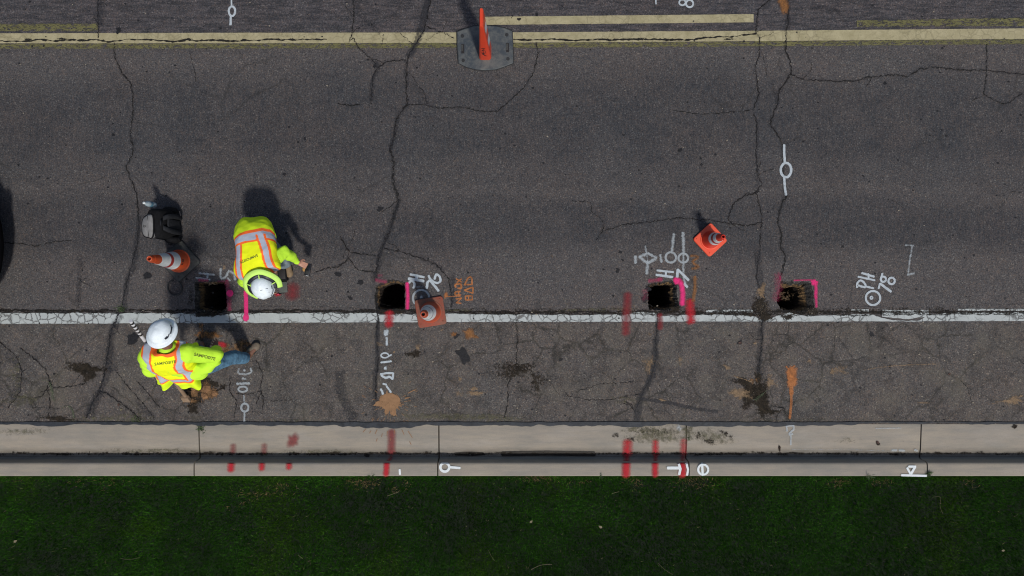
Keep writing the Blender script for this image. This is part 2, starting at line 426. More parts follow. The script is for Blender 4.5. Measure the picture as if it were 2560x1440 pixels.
def soil_wall_mat():
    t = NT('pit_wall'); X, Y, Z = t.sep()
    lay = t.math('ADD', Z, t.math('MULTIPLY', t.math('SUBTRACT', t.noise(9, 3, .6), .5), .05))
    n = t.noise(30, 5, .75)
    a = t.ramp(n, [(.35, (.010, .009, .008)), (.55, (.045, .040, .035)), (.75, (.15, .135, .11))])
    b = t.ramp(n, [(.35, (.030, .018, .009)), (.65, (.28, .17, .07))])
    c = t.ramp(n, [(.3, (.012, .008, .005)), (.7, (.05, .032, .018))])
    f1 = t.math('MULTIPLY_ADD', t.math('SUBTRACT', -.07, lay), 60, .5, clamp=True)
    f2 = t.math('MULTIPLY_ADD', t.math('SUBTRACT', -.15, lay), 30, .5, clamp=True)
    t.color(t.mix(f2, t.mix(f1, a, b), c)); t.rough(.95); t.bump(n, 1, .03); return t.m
M['pit_wall'] = soil_wall_mat()
pit_labels = ['square pit left of the bending worker, with a pink dot at its edge',
 'square excavated pit beside the sprayed PH 76 mark and the dusty cone',
 'square pit with thick pink bar on its right, below the sprayed arrow and circles',
 'square pit with ragged brown walls, rightmost of the four']
for i, (pp, lb) in enumerate(zip(pit_polys, pit_labels)):
    cx = sum(p[0] for p in pp)/len(pp); cy = sum(p[1] for p in pp)/len(pp)
    t = thing('excavated_pit', (cx, cy, 0), lb, 'pit', 'square pits cut through the road')
    depths = [0, -.03, -.07, -.10, -.15, -.22, -.32, -.45, -.62, -.80, -1.0]
    pp = [q for a, b in zip(pp, pp[1:]+pp[:1]) for q in (a, ((a[0]+b[0])/2, (a[1]+b[1])/2))]
    v = []; f = []; n = len(pp); xs_ = [p[0] for p in pp]; ys_ = [p[1] for p in pp]; xa, xb, ya_, yb_ = min(xs_), max(xs_), min(ys_), max(ys_)
    il, ir, it_, ib = [q/208 for q in [(12,3,4,10),(7,5,9,5),(4,14,10,8),(4,27,15,9)][i]]
    for k, d in enumerate(depths):
        f_ = min(1, (-d/.17)**.8) if k else 0; f_ *= 1 if -d < .3 else max(.5, 1-(-d-.3)*.8)
        for j, (x, y) in enumerate(pp):
            u_ = (x-xa)/(xb-xa); w_ = (y-ya_)/(yb_-ya_)
            nx = (noise.noise(Vector((x*26, y*26, d*16+i*5)))+.6*noise.noise(Vector((x*60, y*60, d*40+i))))*.020*min(1, k*.6); ny = (noise.noise(Vector((x*26+40, y*26, d*16+i*5)))+.6*noise.noise(Vector((x*60, y*60+9, d*40+i))))*.020*min(1, k*.6)
            v.append((x+f_*(il*(1-u_)-ir*u_)+nx, y+f_*(ib*(1-w_)-it_*w_)+ny, d+(noise.noise(Vector((x*40, y*40, k)))*.012 if k else 0)))
    for k in range(len(depths)-1):
        for j in range(n): f.append((k*n+j, k*n+(j+1) % n, (k+1)*n+(j+1) % n, (k+1)*n+j))
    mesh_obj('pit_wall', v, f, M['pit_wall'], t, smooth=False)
    bm = bmesh.new(); bmesh.ops.create_grid(bm, x_segments=14, y_segments=14, size=.26)
    for q in bm.verts: q.co = Vector((cx+q.co.x, cy+q.co.y, -1.0+.05*noise.noise(Vector((q.co.x*9, q.co.y*9, i)))))
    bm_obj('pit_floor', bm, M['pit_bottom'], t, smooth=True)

# ---- lane lines (parts of the road)
def span(x0, x1, step=6): n = max(2, int((x1-x0)/step)); return np.linspace(x0, x1, n)
def yl(x, a, b): return a+(b-a)*x/2560.0
def fn(x, s=40, k=0): return noise.noise(Vector((x/s, k*3.7, .5)))
def strip(x0, x1, yt, yb, jt=0, jb=0, k=0, a=1.0, edge=.12, step=5, cap=4):
    xs = span(x0, x1, step); top = []; bot = []
    for i, x in enumerate(xs):
        t_ = yt(x)+(fn(x, 18, k)*.7+fn(x, 6, k+5)*.5)*jt; b_ = yb(x)+fn(x, 10, k+9)*jb
        top.append((x, t_)); bot.append((x, b_))
    D = Decals(); D.poly(top, bot, a=a, edge=edge); return D
def mergeD(ds):
    r = Decals()
    for d in ds:
        b = len(r.v); r.v += d.v; r.a += d.a; r.f += [tuple(i+b for i in f) for f in d.f]
    return r
y1t = lambda x: yl(x, 83, 71) if x > 1200 else yl(x, 82.5, 82.5)-0
def cy_top(x): return np.interp(x, [-2500, 0, 600, 1280, 1900, 2560, 5200], [83, 83, 81.5, 80.5, 76.5, 70.5, 50])
def cy_bot(x): return np.interp(x, [-2500, 0, 600, 1280, 1900, 2560, 5200], [108.5, 108.5, 108.5, 107, 103, 97.5, 77])
strip(-2500, 5200, cy_top, cy_bot, .6, .6, 1, edge=.05, step=8).build('centre_line', M['yellow'], road, 'solid pale yellow centre line')
mergeD([strip(-2500, 5200, lambda x: cy_bot(x)-1, lambda x: cy_bot(x)+14, 1, 1.5, 2, edge=.1, step=8)]).build('centre_line', M['olive'], road, 'older faded olive line showing under the centre line')
strip(1212, 1884, lambda x: np.interp(x, [1212, 1884], [41.5, 35]), lambda x: np.interp(x, [1212, 1884], [62.5, 56]), .5, .5, 3, edge=.05).build('broken_line', M['yellow'], road, 'newer pale yellow dash')
mergeD([strip(-400, 244, lambda x: 58, lambda x: 79, .6, .6, 4, edge=.06), strip(2142, 3000, lambda x: np.interp(x, [2142, 2560], [50, 43]), lambda x: np.interp(x, [2142, 2560], [68, 66]), .6, .6, 5, edge=.06)]).build('broken_line', M['olive'], road, 'faded olive dashes')
def wl_top(x):
    return np.interp(x, [-2500, 0, 470, 490, 515, 545, 570, 900, 940, 955, 1000, 1130, 1450, 1560, 1610, 1640, 1650, 1680, 1700, 1760, 1860, 1885, 1912, 1935, 1975, 2000, 2030, 2100, 2180, 2215, 2235, 2300, 2325, 2400, 2560, 5200],
      [782, 782, 782, 786, 790, 788, 783, 781, 780, 786, 783, 784, 787, 786, 779, 782, 790, 788, 786, 786, 787, 790, 803, 792, 781, 787, 789, 787, 785, 797, 801, 801, 786, 781, 779, 779])
def wl_bot(x): return np.interp(x, [-2500, 0, 1280, 2560, 5200], [811, 810, 805, 803, 800])
mergeD([strip(-2500, 5200, wl_top, wl_bot, 3.2, 1.0, 6, edge=.06, step=4),
  strip(1765, 1882, lambda x: 774, lambda x: 783, 1, 2, 7), strip(2128, 2172, lambda x: 773, lambda x: 781, 1, 2, 8),
  strip(2205, 2322, lambda x: 774, lambda x: 799-abs(x-2262)*.12, 1, 1.5, 9), strip(2395, 5000, lambda x: 772, lambda x: 777, 1, 1.5, 10)]).build('edge_line', M['white_line'], road, 'solid white edge line, chipped and cracked')

# ---- open longitudinal joint above the white line
D = Decals()
xs = list(range(-600, 3200, 9))
D.stroke([(x, 777+fn(x, 30, 21)*3+fn(x, 7, 22)*2.5+(3 if x > 1150 else 0)) for x in xs], 5.5, .62, curve=False, wvar=.7)
D.stroke([(x, np.interp(x, [0, 1200, 1900, 2560], [780, 783, 787, 785])+fn(x, 16, 23)*5) for x in xs], 4, .55, curve=False, wvar=.8)
D.build('joint_crack', M['crack'], road)
D = Decals()
D.stroke([(x, 779+fn(x, 25, 31)*3) for x in range(1150, 3000, 12)], 15, .36, curve=False, wvar=.4)
D.stroke([(x, 777+fn(x, 25, 31)*2) for x in range(-400, 1150, 12)], 9, .3, curve=False, wvar=.4)
for x, y, a_, b_ in ((1905, 765, 24, 26), (1912, 790, 18, 14), (2030, 778, 22, 9), (1870, 786, 30, 6), (520, 787, 38, 7), (1970, 793, 16, 8), (1690, 772, 16, 9), (985, 781, 40, 5)):
    D.blob(x, y, a_, b_, 0, .85)
D.build('joint_dirt', M['dirt_dark'], road)

# ---- cracks
CR = [
 ([(243,-60),(246,60),(245,95)], 2.0, .8), ([(285,105),(287,140),(305,185),(325,205),(333,235),(332,290),(325,340),(333,365),(330,390),(315,415),(322,440),(340,480),(345,520),(348,570),(340,620),(330,660),(318,700),(310,740),(300,775)], 2.2, .85),
 ([(300,775),(290,800),(275,840),(270,880),(262,930),(250,975),(230,1010),(215,1045)], 3, .85), ([(475,125),(483,165),(490,205)], 1.6, .6),
 ([(1085,-40),(1068,40),(1058,80),(1040,110),(1020,140),(1015,180),(1015,220),(1018,262)], 3, .85),
 ([(1018,262),(990,300),(985,340),(975,375),(985,410),(982,440),(990,480),(998,500),(985,540),(975,575),(960,610),(945,650),(938,700)], 4.2, .95),
 ([(938,740),(945,790),(942,840),(945,900),(940,960),(938,1000)], 3.2, .9),
 ([(882,-30),(885,40),(880,85),(872,105),(883,95),(895,118),(930,150),(945,170),(935,185),(930,220),(928,260)], 2, .75), ([(945,170),(960,158),(980,152),(1015,150)], 2.6, .75),
 ([(1018,262),(1060,262),(1100,270),(1160,268),(1200,278),(1245,278),(1275,250),(1310,220),(1335,180),(1345,130),(1340,105)], 1.8, .8),
 ([(1020,180),(1045,210),(1060,230),(1068,262)], 1.8, .5), ([(845,258),(880,265),(900,262)], 2.4, .7), ([(960,85),(955,110)], 1.5, .6), ([(1000,82),(1030,108),(1040,110)], 1.6, .7), ([(1065,65),(1105,80),(1135,95)], 2, .7),
 ([(850,590),(865,620),(880,632),(940,640)], 2.2, .75), ([(880,632),(870,650),(845,668),(810,672),(790,680)], 2.2, .7), ([(870,645),(895,675),(940,682)], 2.2, .65),
 ([(960,622),(1000,628),(1050,645),(1090,660),(1120,695),(1130,740),(1128,770)], 2.6, .7),
 ([(1925,0),(1895,25),(1890,80),(1900,95),(1898,140),(1888,165),(1893,210),(1898,235),(1885,270)], 2, .85), ([(1885,285),(1893,310),(1890,380),(1895,440),(1905,460),(1890,480),(1905,540),(1900,620),(1890,690),(1905,740)], 2, .75),
 ([(1905,800),(1905,850),(1900,900),(1895,940)], 2.6, .85), ([(1905,130),(1915,170),(1918,190)], 1.5, .5),
 ([(1680,275),(1740,285),(1800,283),(1885,275)], 1.6, .7), ([(1898,478),(1860,490),(1835,510),(1820,545),(1830,560),(1870,565),(1905,555)], 2.4, .8),
 ([(1500,580),(1560,562),(1620,555),(1700,545),(1770,550),(1830,560)], 1.8, .7), ([(1430,502),(1475,505),(1480,530),(1500,545),(1512,560),(1505,580),(1490,600)], 1.6, .6),
 ([(1968,-40),(1972,60),(1966,75),(1963,125),(1975,150),(1978,180),(1965,205),(1945,235),(1945,260),(1930,295),(1925,310),(1950,345),(1960,380),(1958,440),(1965,490),(1950,525),(1945,560),(1955,590),(1952,620),(1965,640),(1958,670),(1950,700)], 2.8, .95),
 ([(1978,185),(2005,198),(2060,202),(2130,203),(2180,192),(2230,187),(2270,192),(2300,172),(2340,168),(2400,175),(2470,176),(2520,182),(2700,195)], 2.2, .85),
 ([(2467,110),(2467,175),(2460,235),(2480,248),(2515,260),(2560,232),(2640,200)], 1.9, .75), ([(2460,238),(2430,252)], 1.5, .5), ([(2140,205),(2140,235)], 1.2, .4),
 ([(-60,600),(0,605),(60,610),(90,615),(130,605),(180,600)], 1.8, .65), ([(215,640),(200,700),(195,770)], 2.5, .35),
 ([(1290,800),(1295,850),(1290,910),(1270,960),(1270,1010),(1260,1045)], 2, .7), ([(1645,785),(1640,850),(1640,900),(1625,950),(1605,985),(1592,1020)], 2.4, .85),
 ([(1440,980),(1500,960),(1590,955)], 1.6, .6), ([(1400,960),(1420,990),(1470,1000),(1520,1000),(1570,990),(1600,985)], 1.7, .6), ([(1560,1003),(1580,1012),(1590,1035)], 2.2, .6), ([(1345,930),(1380,960),(1400,990)], 1.5, .5),
 ([(-20,835),(40,890),(55,930),(50,980),(20,1020)], 2, .7), ([(50,870),(90,900),(115,925),(122,950),(135,970),(180,965),(210,960),(215,945)], 2.4, .75), ([(80,1000),(105,990),(118,970),(125,950)], 2, .7), ([(120,970),(125,1010),(120,1040)], 2, .7),
 ([(245,978),(270,985),(300,1005),(330,1030),(350,1052)], 3.0, .95), ([(290,930),(330,980),(360,1010),(385,1045)], 1.8, .6), ([(340,950),(375,990),(400,1020)], 1.8, .6), ([(80,1020),(110,1018),(150,1022)], 1.6, .5),
 ([(575,945),(575,980),(590,1000),(592,1000),(585,1045)], 1.8, .7), ([(590,985),(625,985),(655,975),(640,1010)], 1.8, .65), ([(640,900),(658,935),(650,970),(660,1000),(655,1035)], 1.8, .6), ([(655,1000),(700,1003),(730,1000)], 1.5, .5),
 ([(2400,950),(2420,970),(2430,1010)], 1.6, .5), ([(2440,930),(2415,975)], 1.5, .4), ([(1850,1020),(1880,1005),(1905,1000)], 1.8, .6), ([(1960,1020),(1930,1015)], 2, .7),
 ([(2560,760),(2300,770),(2100,765)], 1.2, .4), ([(1730,760),(1780,770)], 1.2, .4), ([(640,765),(900,770)], 1.3, .45),
 ([(1010,930),(1000,900)], 1.2, .4), ([(2230,500),(2260,520),(2285,500)], 1.4, .4), ([(2500,520),(2530,480),(2600,478)], 1.4, .45),
]
D = Decals(); random.seed(11)
for pts, wd, a in CR: D.stroke(jag(pts, wd*.55+1.0, 4.2), wd*.66+.5, a, curve=False, wvar=.85)
# fine side branches
for pts, wd, a in CR:
    if wd < 2 or random.random() < .25: continue
    for _ in range(2):
        i = random.randrange(len(pts)-1); p = np.array(pts[i], float); ang = random.uniform(0, 6.28); q = [p]
        for k in range(random.randint(2, 4)): ang += random.uniform(-.6, .6); p = p+np.array([math.cos(ang), math.sin(ang)])*random.uniform(8, 16); q.append(p)
        D.stroke(jag(q, 1.2, 4), 1.3, .6, curve=False, wvar=.6)
D.build('crack', M['crack'], road, 'dark branching cracks across the asphalt')
D = Decals()
for pts, wd, a in CR:
    if wd > 1.7: D.stroke(jag(pts, 1.5, 9), wd*3.2+2, a*.55, curve=False, wvar=.5, soft=True)
D.build('crack_edge', decal('crumbled_crack_edge', (.026, .025, .026), 1.6, 2.2, .55, 45, .3), road, 'crumbled dark edges of the cracks')
# cracks through the yellow line
D = Decals()
D.stroke([(x, np.interp(x, [0, 640, 1280, 1900], [101, 100, 99, 88])+fn(x, 45, 61)*5+fn(x, 9, 62)*2.5) for x in range(-60, 820, 6)], 3.6, .8, curve=False, wvar=.7)
D.stroke([(x, np.interp(x, [1280, 1400, 1700, 1830, 1900], [98, 100, 98, 93, 82])+fn(x, 40, 63)*3+fn(x, 9, 62)*2.5) for x in range(1284, 1895, 6)], 3.6, .85, curve=False, wvar=.7)
for x in (70, 155, 470, 530, 1310, 1510, 1600, 1680, 1750, 1820): D.blob(x, 98+fn(x, 40, 61)*4, 13, 3, 0, .75)
D.build('line_crack', M['crack'], road, 'ragged crack running along the centre line')
# sealant smears
D = Decals()
for pts, wd, a in [([(255,-40),(248,60)],16,.55), ([(1078,-40),(1055,60),(1040,110),(1020,140)],16,.75), ([(880,-30),(905,40),(950,80)],14,.4), ([(930,150),(945,170),(932,200),(928,250)],12,.55), ([(1015,150),(1018,200),(1050,225),(1068,260)],11,.4),
  ([(940,640),(948,660),(938,700)],12,.5), ([(995,300),(985,340),(975,375)],8,.5),([(998,500),(985,540),(960,610),(940,660)],10,.6), ([(348,540),(335,660),(318,700),(310,775)],14,.6), ([(300,790),(278,840),(270,930),(240,1000),(220,1040)],18,.6), ([(262,900),(285,925)],24,.5),
  ([(850,930),(852,980),(865,1010),(882,1048)],24,.6), ([(937,930),(938,1050)],17,.55), ([(945,800),(942,930)],10,.7), ([(1640,850),(1635,920),(1615,970),(1600,1000),(1592,1050)],16,.8), ([(1645,790),(1640,850)],12,.5),
  ([(1600,998),(1660,1005),(1730,1020),(1795,1030)],8,.9), ([(1905,800),(1900,870),(1898,930)],14,.55), ([(1895,300),(1892,480)],10,.4), ([(1893,630),(1905,740)],15,.55), ([(1968,-30),(1970,60)],14,.5), ([(200,640),(195,760)],14,.45), ([(2100,30),(2060,18),(2030,20)],9,.6), ([(1930,200),(1945,260)],10,.35),
  ([(930,650),(935,740)],9,.4), ([(1130,690),(1133,760)],14,.55), ([(1050,640),(1110,675)],12,.4), ([(-10,860),(50,930),(30,1000)],18,.4), ([(340,1000),(385,1045)],15,.4)]:
    D.stroke(pts, wd, a, wvar=.25)
D.build('crack_sealant', M['tar'], road, 'dark bands of old crack sealant')
# dark specks and spots
D = Decals(); random.seed(5)
for (x, y, r_) in [(296,75,8),(332,846,17),(368,690,11),(845,685,8),(950,523,8),(1297,48,5),(1342,36,5),(936,165,5),(283,337,4),(2213,208,5),(1700,375,6),(1850,857,7),(1754,412,4),(710,435,5),(762,346,4),(1552,631,5),(1556,650,4),(1544,675,6),(1620,722,8),(1612,745,12),(900,706,8),(875,745,6),(2107,617,4),(1750,536,5),(2495,408,3),(1158,890,20),(1140,840,7),(2180,836,6),(1402,900,5),(1175,1138,3)]:
    D.blob(x, y, r_, r_*.75, random.uniform(0, 180), 1, irr=.35, core=.55)
for _ in range(520):
    x = random.uniform(-100, 2660); y = random.uniform(0, 1050); r_ = random.choice([1.2, 1.5, 1.8, 2.4, 3])
    D.blob(x, y, r_, r_*.8, 0, 1, core=.5)
D.build('tar_specks', decal('tar_specks', (.016, .016, .018), .6, 4, .85, 60, .3, .6), road, 'small dark tar specks')
D = Decals()
for _ in range(260):
    x = random.uniform(-100, 2660); y = random.uniform(0, 1050) if random.random() < .5 else random.gauss(930, 80); r_ = random.choice([1., 1.3, 1.6, 2.2])
    if y < 1050: D.blob(x, y, r_, r_*.8, 0, .9, core=.5)
D.build('pale_specks', decal('pale_specks', (.30, .26, .20), .6, 3, .75, 60, .3), road, 'small pale specks of grit')
# dirt and mud
D = Decals()
for x, y, a_, b_, r_, al in [(215,925,34,15,5,.9),(205,918,45,9,10,.75),(225,940,14,16,0,.9),(150,1048,42,8,0,.9),(1885,975,30,30,0,1.15),(1905,1010,18,38,-20,1.1),(1870,1000,12,22,10,.8),(1925,1030,30,7,0,.8),(1895,945,10,20,0,.8),(1870,960,30,10,20,.8),
   (485,995,28,26,0,.9),(483,1020,12,12,0,.95),(515,955,30,22,0,.75),(555,970,16,5,-25,.8),(1290,930,45,26,0,.62),(1340,950,25,30,0,.55),(1040,885,22,10,0,.6),(1020,885,14,7,0,.6),(1310,915,26,12,0,.6),(478,745,8,30,0,.5)]:
    D.blob(x, y, a_, b_, r_, al, irr=.45)
D.build('dirt_patch', M['dirt_dark'], road, 'dark crumbled patches where the surface has broken away')
D = Decals()
for x, y, a_, b_, r_, al in [(480,985,18,14,0,.9),(517,978,22,20,0,.95),(535,985,12,11,0,.95),(480,1003,12,6,0,.7),(600,875,30,20,0,.75),(560,880,34,20,0,.8),(610,858,18,10,20,.7),(530,840,26,12,0,.7),(500,843,12,10,0,.6),(500,815,6,12,0,.6),(1885,950,14,10,0,.6)]:
    D.blob(x, y, a_, b_, r_, al, irr=.45)
D.build('soil_stain', M['dirt_brown'], road, 'brown soil spilled around the standing worker')
D = Decals()
for x, y, a_, b_, r_, al in [(1904,725,16,8,-60,.75),(1906,735,7,12,0,.8),(1850,985,26,14,0,.8),(1925,955,13,16,0,.55),(1185,983,20,8,0,.9),(1185,972,9,6,0,.85),(1147,985,12,6,0,.6),(1150,947,6,5,0,.8),(1622,915,8,28,10,.55),(1622,905,20,8,0,.4),(2100,925,28,10,0,.5),(2080,928,8,10,0,.6),(2530,1002,22,9,0,.8),(2553,990,5,4,0,.9),(2490,1008,16,6,0,.4),
   (2310,1007,14,3,0,.6),(1700,900,7,14,10,.5),(1818,918,14,4,30,.75),(1888,858,6,4,0,.7),(1625,835,6,5,0,.5),(985,880,4,4,0,.9),(1045,867,6,6,0,.7),(528,708,14,6,0,.55),(560,668,4,4,0,.8),(1655,1000,8,3,0,.8),(950,860,8,7,0,.4),(1105,825,6,3,0,.6),(2025,900,6,6,0,.5),(1560,770,30,8,0,.3),(1380,640,5,3,0,.4),(1960,740,20,12,0,.25)]:
    D.blob(x, y, a_, b_, r_, al, irr=.4)
D.stroke([(2160,925),(2230,915),(2340,910)], 3, .45); D.stroke([(1835,940),(1880,955)], 3, .6)
D.build('dust_stain', M['dirt_tan'], road, 'pale tan dust stains')
D = Decals(); random.seed(9)
D.blob(975, 1003, 21, 20, 0, 1.5, irr=.12, core=.8); D.blob(968, 1022, 6, 14, 8, 1, irr=.2, core=.6); D.blob(984, 1026, 6, 15, 0, 1, irr=.2, core=.6); D.blob(945, 1010, 12, 6, -20, 1, core=.5)
for k in range(46):
    a_ = random.uniform(0, 2*math.pi); r0 = random.uniform(17, 24); r1 = r0+random.uniform(3, 11)*(1.5 if math.sin(a_) > 0 else 1)
    D.stroke([(974+math.cos(a_)*r0, 1006+math.sin(a_)*r0), (974+math.cos(a_)*r1, 1006+math.sin(a_)*r1)], random.uniform(.8, 1.7), .8)
for k in range(36):
    a_ = random.uniform(-.5, math.pi+.3) if k % 3 else random.uniform(0, 6.28); r0 = random.uniform(32, 70)
    D.stroke([(974+math.cos(a_)*r0, min(1052, 1006+math.sin(a_)*r0)), (974+math.cos(a_)*(r0+8), min(1053, 1006+math.sin(a_)*(r0+8)))], 1.1, .7)
D.stroke([(1020,983),(1032,977),(1038,976)], 2.2, .8); D.stroke([(1013,995),(1021,995)], 2.5, .8)
D.build('mud_splat', M['mud'], road, 'tan splash of dried mud')
D = Decals()
for x, y, a_, b_, r_, al in [(60,1000,60,22,0,.45),(300,1045,120,8,0,.4),(45,940,20,40,0,.35),(1110,1040,150,8,0,.55),(1250,1045,60,6,0,.5),(1560,1000,30,10,0,.35),(2000,1050,200,5,0,.3),(700,1050,120,4,0,.3),(1470,775,80,5,0,.5),(1140,775,40,4,0,.5)]:
    D.blob(x, y, a_, b_, r_, al, irr=.5)
D.build('moss_stain', M['moss'], road, 'mossy grime along the road edge')

# ------------------------------------------------------------------ survey markings on the road
def mark(name, mat, label, items):
    D = Decals()
    for it in items:
        k = it[0]
        if k == 's': D.stroke([(x+random.uniform(-.5, .5), y+random.uniform(-.5, .5)) for x, y in it[1]], it[2]*random.uniform(.88, 1.15), it[3] if len(it) > 3 else 1.0, curve=len(it[1]) > 3, soft=any(q in mat.name for q in ('red', 'ochre', 'faint', 'pink')))
        elif k == 'c': D.circle(*it[1:])
        elif k == 'b': D.blob(*it[1:])
    return D.build(name, mat, road, label)
def Z(o, s, pts): return [(o[0]+x/s, o[1]+y/s) for x, y in pts]
WS = M['white_spray']; WF = M['white_faint']
mark('survey_mark', WS, 'white sprayed ring with tails above the centre line', [('s',[(578,-20),(579,14)],4),('c',580,28,8,12,5),('s',[(577,40),(576,62)],6,.9)])
mark('survey_mark', WS, 'white sprayed digits cut by the top edge', [('c',1706,6,8,7,4),('c',1724,9,9,9,4.5),('s',[(1639,-15),(1640,10)],3)])
mark('survey_mark', WS, 'white sprayed ring and line beside the right-hand crack', [('s',[(1960,362),(1961,385),(1962,405)],5.5),('c',1965,425,13,18,6),('s',[(1960,440),(1962,465),(1965,488)],5.5,.8)])
z7 = lambda p: Z((1580,570), 9.6, p)
mark('survey_mark', WF, 'white sprayed ticks, arrow and circles', [
 ('s',z7([(80,680),(95,845)]),6),('s',z7([(325,430),(345,590)]),4,.8),('s',z7([(175,690),(385,605)]),6),('s',z7([(385,605),(590,715)]),6),('s',z7([(175,690),(365,845)]),6),('s',z7([(590,720),(380,845)]),6),
 ('s',z7([(355,650),(375,840)]),4,.7),('s',z7([(378,830),(355,1100)]),6),('s',z7([(680,640),(705,820)]),6),('c',1580+930/9.6,570+705/9.6,13,13,5),('s',z7([(1005,140),(985,330),(960,560)]),6,.9),
 ('c',1580+1230/9.6,570+720/9.6,12,11.5,5),('s',z7([(1220,110),(1235,340),(1240,600)]),6,.9),('s',z7([(1235,640),(1230,900),(1240,1210),(1320,1420)]),4.5,.9)])
mark('survey_letters', WS, 'white sprayed letters H 7 above the pit', [('s',z7([(600,1015),(990,1062)]),5),('s',z7([(575,1120),(970,1180)]),5.5),('s',z7([(812,1040),(808,1160)]),5),('s',z7([(1085,1190),(1100,1000)]),6),('s',z7([(1100,1000),(1360,1255)]),6),('s',z7([(1250,1340),(1320,1420)]),6.5)])
z8 = lambda p: Z((2120,600), 8, p)
mark('survey_letters', WS, 'white sprayed letters PH 78 with a dotted circle', [
 ('c',2120+500/8,600+1160/8,18,17.5,5),('c',2120+470/8,600+1155/8,2,2,5.5),
 ('s',z8([(185,945),(190,860),(255,808),(325,860),(345,945),(205,905)]),5),('s',z8([(340,925),(515,962)]),4.5),
 ('s',z8([(280,655),(520,735)]),5),('s',z8([(200,735),(540,808)]),5),('s',z8([(402,675),(412,790)]),5),
 ('s',z8([(612,975),(640,868)]),5),('s',z8([(640,868),(860,1032)]),6),('c',2120+708/8,600+785/8,6.5,6.5,5),('s',z8([(685,670),(662,760)]),5),('c',2120+872/8,600+818/8,8,8,5)])
mark('survey_mark', M['white_faint'], 'faint white sprayed bracket', [('s',z8([(1150,105),(1310,108)]),4,.75),('s',z8([(1285,115),(1240,380),(1205,640)]),4.5,.75),('s',z8([(1195,690),(1320,668)]),5,.8)])
z5 = lambda p: Z((900,640), 6.544, p)
mark('survey_letters', WS, 'white sprayed letters PH 76 partly under the cone', [
 ('s',z5([(820,302),(1050,345)]),6),('s',z5([(790,372),(1042,410)]),6),('s',z5([(935,308),(925,400)]),6),
 ('s',z5([(800,440),(850,402),(895,450),(875,520)]),6),('s',z5([(1120,320),(1160,390),(1250,440),(1315,410),(1300,335),(1245,303),(1222,380)]),6),
 ('s',z5([(1095,528),(1105,430),(1150,395)]),5.5),('s',z5([(1150,395),(1285,570)]),6.5)])
mark('survey_mark', WF, 'white sprayed ring showing behind the cone base', [('c',900+1000/6.544,640+690/6.544,20.5,20.5,5,1,140,350),('b',1053,743,4,4,0,1),('s',z5([(905,507),(1025,507)]),2,.6)])
mark('survey_letters', WF, 'white sprayed letters H 5 above the left pit', [
 ('s',Z((420,640),8,[(615,340),(925,372)]),5),('s',Z((420,640),8,[(560,430),(840,478)]),5),('s',Z((420,640),8,[(785,345),(790,450)]),5),
 ('s',Z((420,640),8,[(1050,250),(1050,340),(1060,440),(1150,420),(1220,290)]),5),('s',Z((420,640),8,[(1250,300),(1330,360),(1345,480)]),5),('s',Z((420,640),8,[(1190,440),(1240,495)]),5)])
z1 = lambda p: Z((900,820), 6, p)
mark('survey_letters', WS, 'white sprayed column of figures below the dusty cone', [
 ('s',z1([(390,40),(385,100)]),12,.75),('s',z1([(400,140),(405,260)]),5,.7),('c',962,888.5,9.5,6,3.5),('s',z1([(420,430),(468,400)]),3),('s',z1([(318,518),(470,497)]),4.5),('b',964,920,4.5,4.5,0,1),
 ('s',z1([(310,690),(400,675),(500,675)]),4.5),('s',z1([(500,675),(492,770)]),4.5),('s',z1([(492,770),(440,735),(380,745),(320,710)]),6),('s',z1([(345,832),(395,850)]),4.5),('s',z1([(400,872),(435,920),(462,965)]),4),('s',z1([(310,920),(335,950),(345,990)]),5)])
z0 = lambda p: Z((480,850), 6.857, p)
mark('survey_letters', WF, 'white sprayed figures beside the standing worker', [
 ('s',z0([(800,490),(792,560),(860,585),(950,582),(1010,545),(1002,482)]),4.5,.9),('b',611,926,3.5,3.5,0,.9),('s',z0([(862,660),(918,660)]),5),('s',z0([(770,750),(990,745)]),5),('c',607,973,11,6.5,4.5),
 ('s',z0([(890,945),(893,1080)]),4,.8),('c',612,1019,9,10,5),('s',z0([(905,1230),(895,1400)]),4.5)])
mark('survey_mark', M['pink_faint'], 'dull pink edging of the left pit', [('s',[(566,702),(571,730),(574,775)],11,.8),('s',[(497,700),(520,701)],8,.9),('s',[(545,703),(560,704)],6,.6)])
mark('survey_mark', M['pink_spray'], 'bright pink dot and line beside the left pit', [('b',575,733,8,8,0,1.4,None,.05,.6),('s',[(614,728),(615,760),(615,792)],9,1.3),('b',615,794,7,9,0,1.3,None,.05,.6)])
mark('survey_mark', M['pink_spray'], 'pink bar beside the second pit', [('s',[(1018,708),(1020,740),(1019,772)],10,.85)])
mark('survey_mark', M['pink_faint'], 'faded pink edging of the second pit', [('s',[(940,700),(965,705)],9,.8),('s',[(945,688),(955,690)],9,.5)])
mark('survey_mark', M['pink_spray'], 'pink hook beside the third pit', [('s',[(1686,700),(1697,702),(1704,712),(1707,730),(1707,745),(1706,762)],11,.9),('b',1692,703,9,8,0,.9)])
mark('survey_mark', M['pink_faint'], 'faded pink edging of the third pit', [('s',[(1622,702),(1655,700)],9,.75),('s',[(1612,725),(1612,748)],14,.45),('b',1649,698,8,6,0,.9)])
mark('survey_mark', M['pink_spray'], 'pink edging of the rightmost pit', [('b',2036,706,10,9,0,.9),('s',[(2038,706),(2040,722),(2040,745)],9,.75),('s',[(2040,745),(2041,768)],7,.6),('s',[(1985,701),(2005,700),(2030,700)],5,.55),('s',[(1950,690),(1951,700)],6,.5)])
mark('survey_mark', M['pink_faint'], 'faded pink haze left of the rightmost pit', [('s',[(1945,685),(1947,720),(1940,750)],18,.5)])
mark('survey_mark', M['red_spray'], 'red stripe crossing the white line', [('s',[(1725,752),(1726,780),(1727,806)],17,.9)])
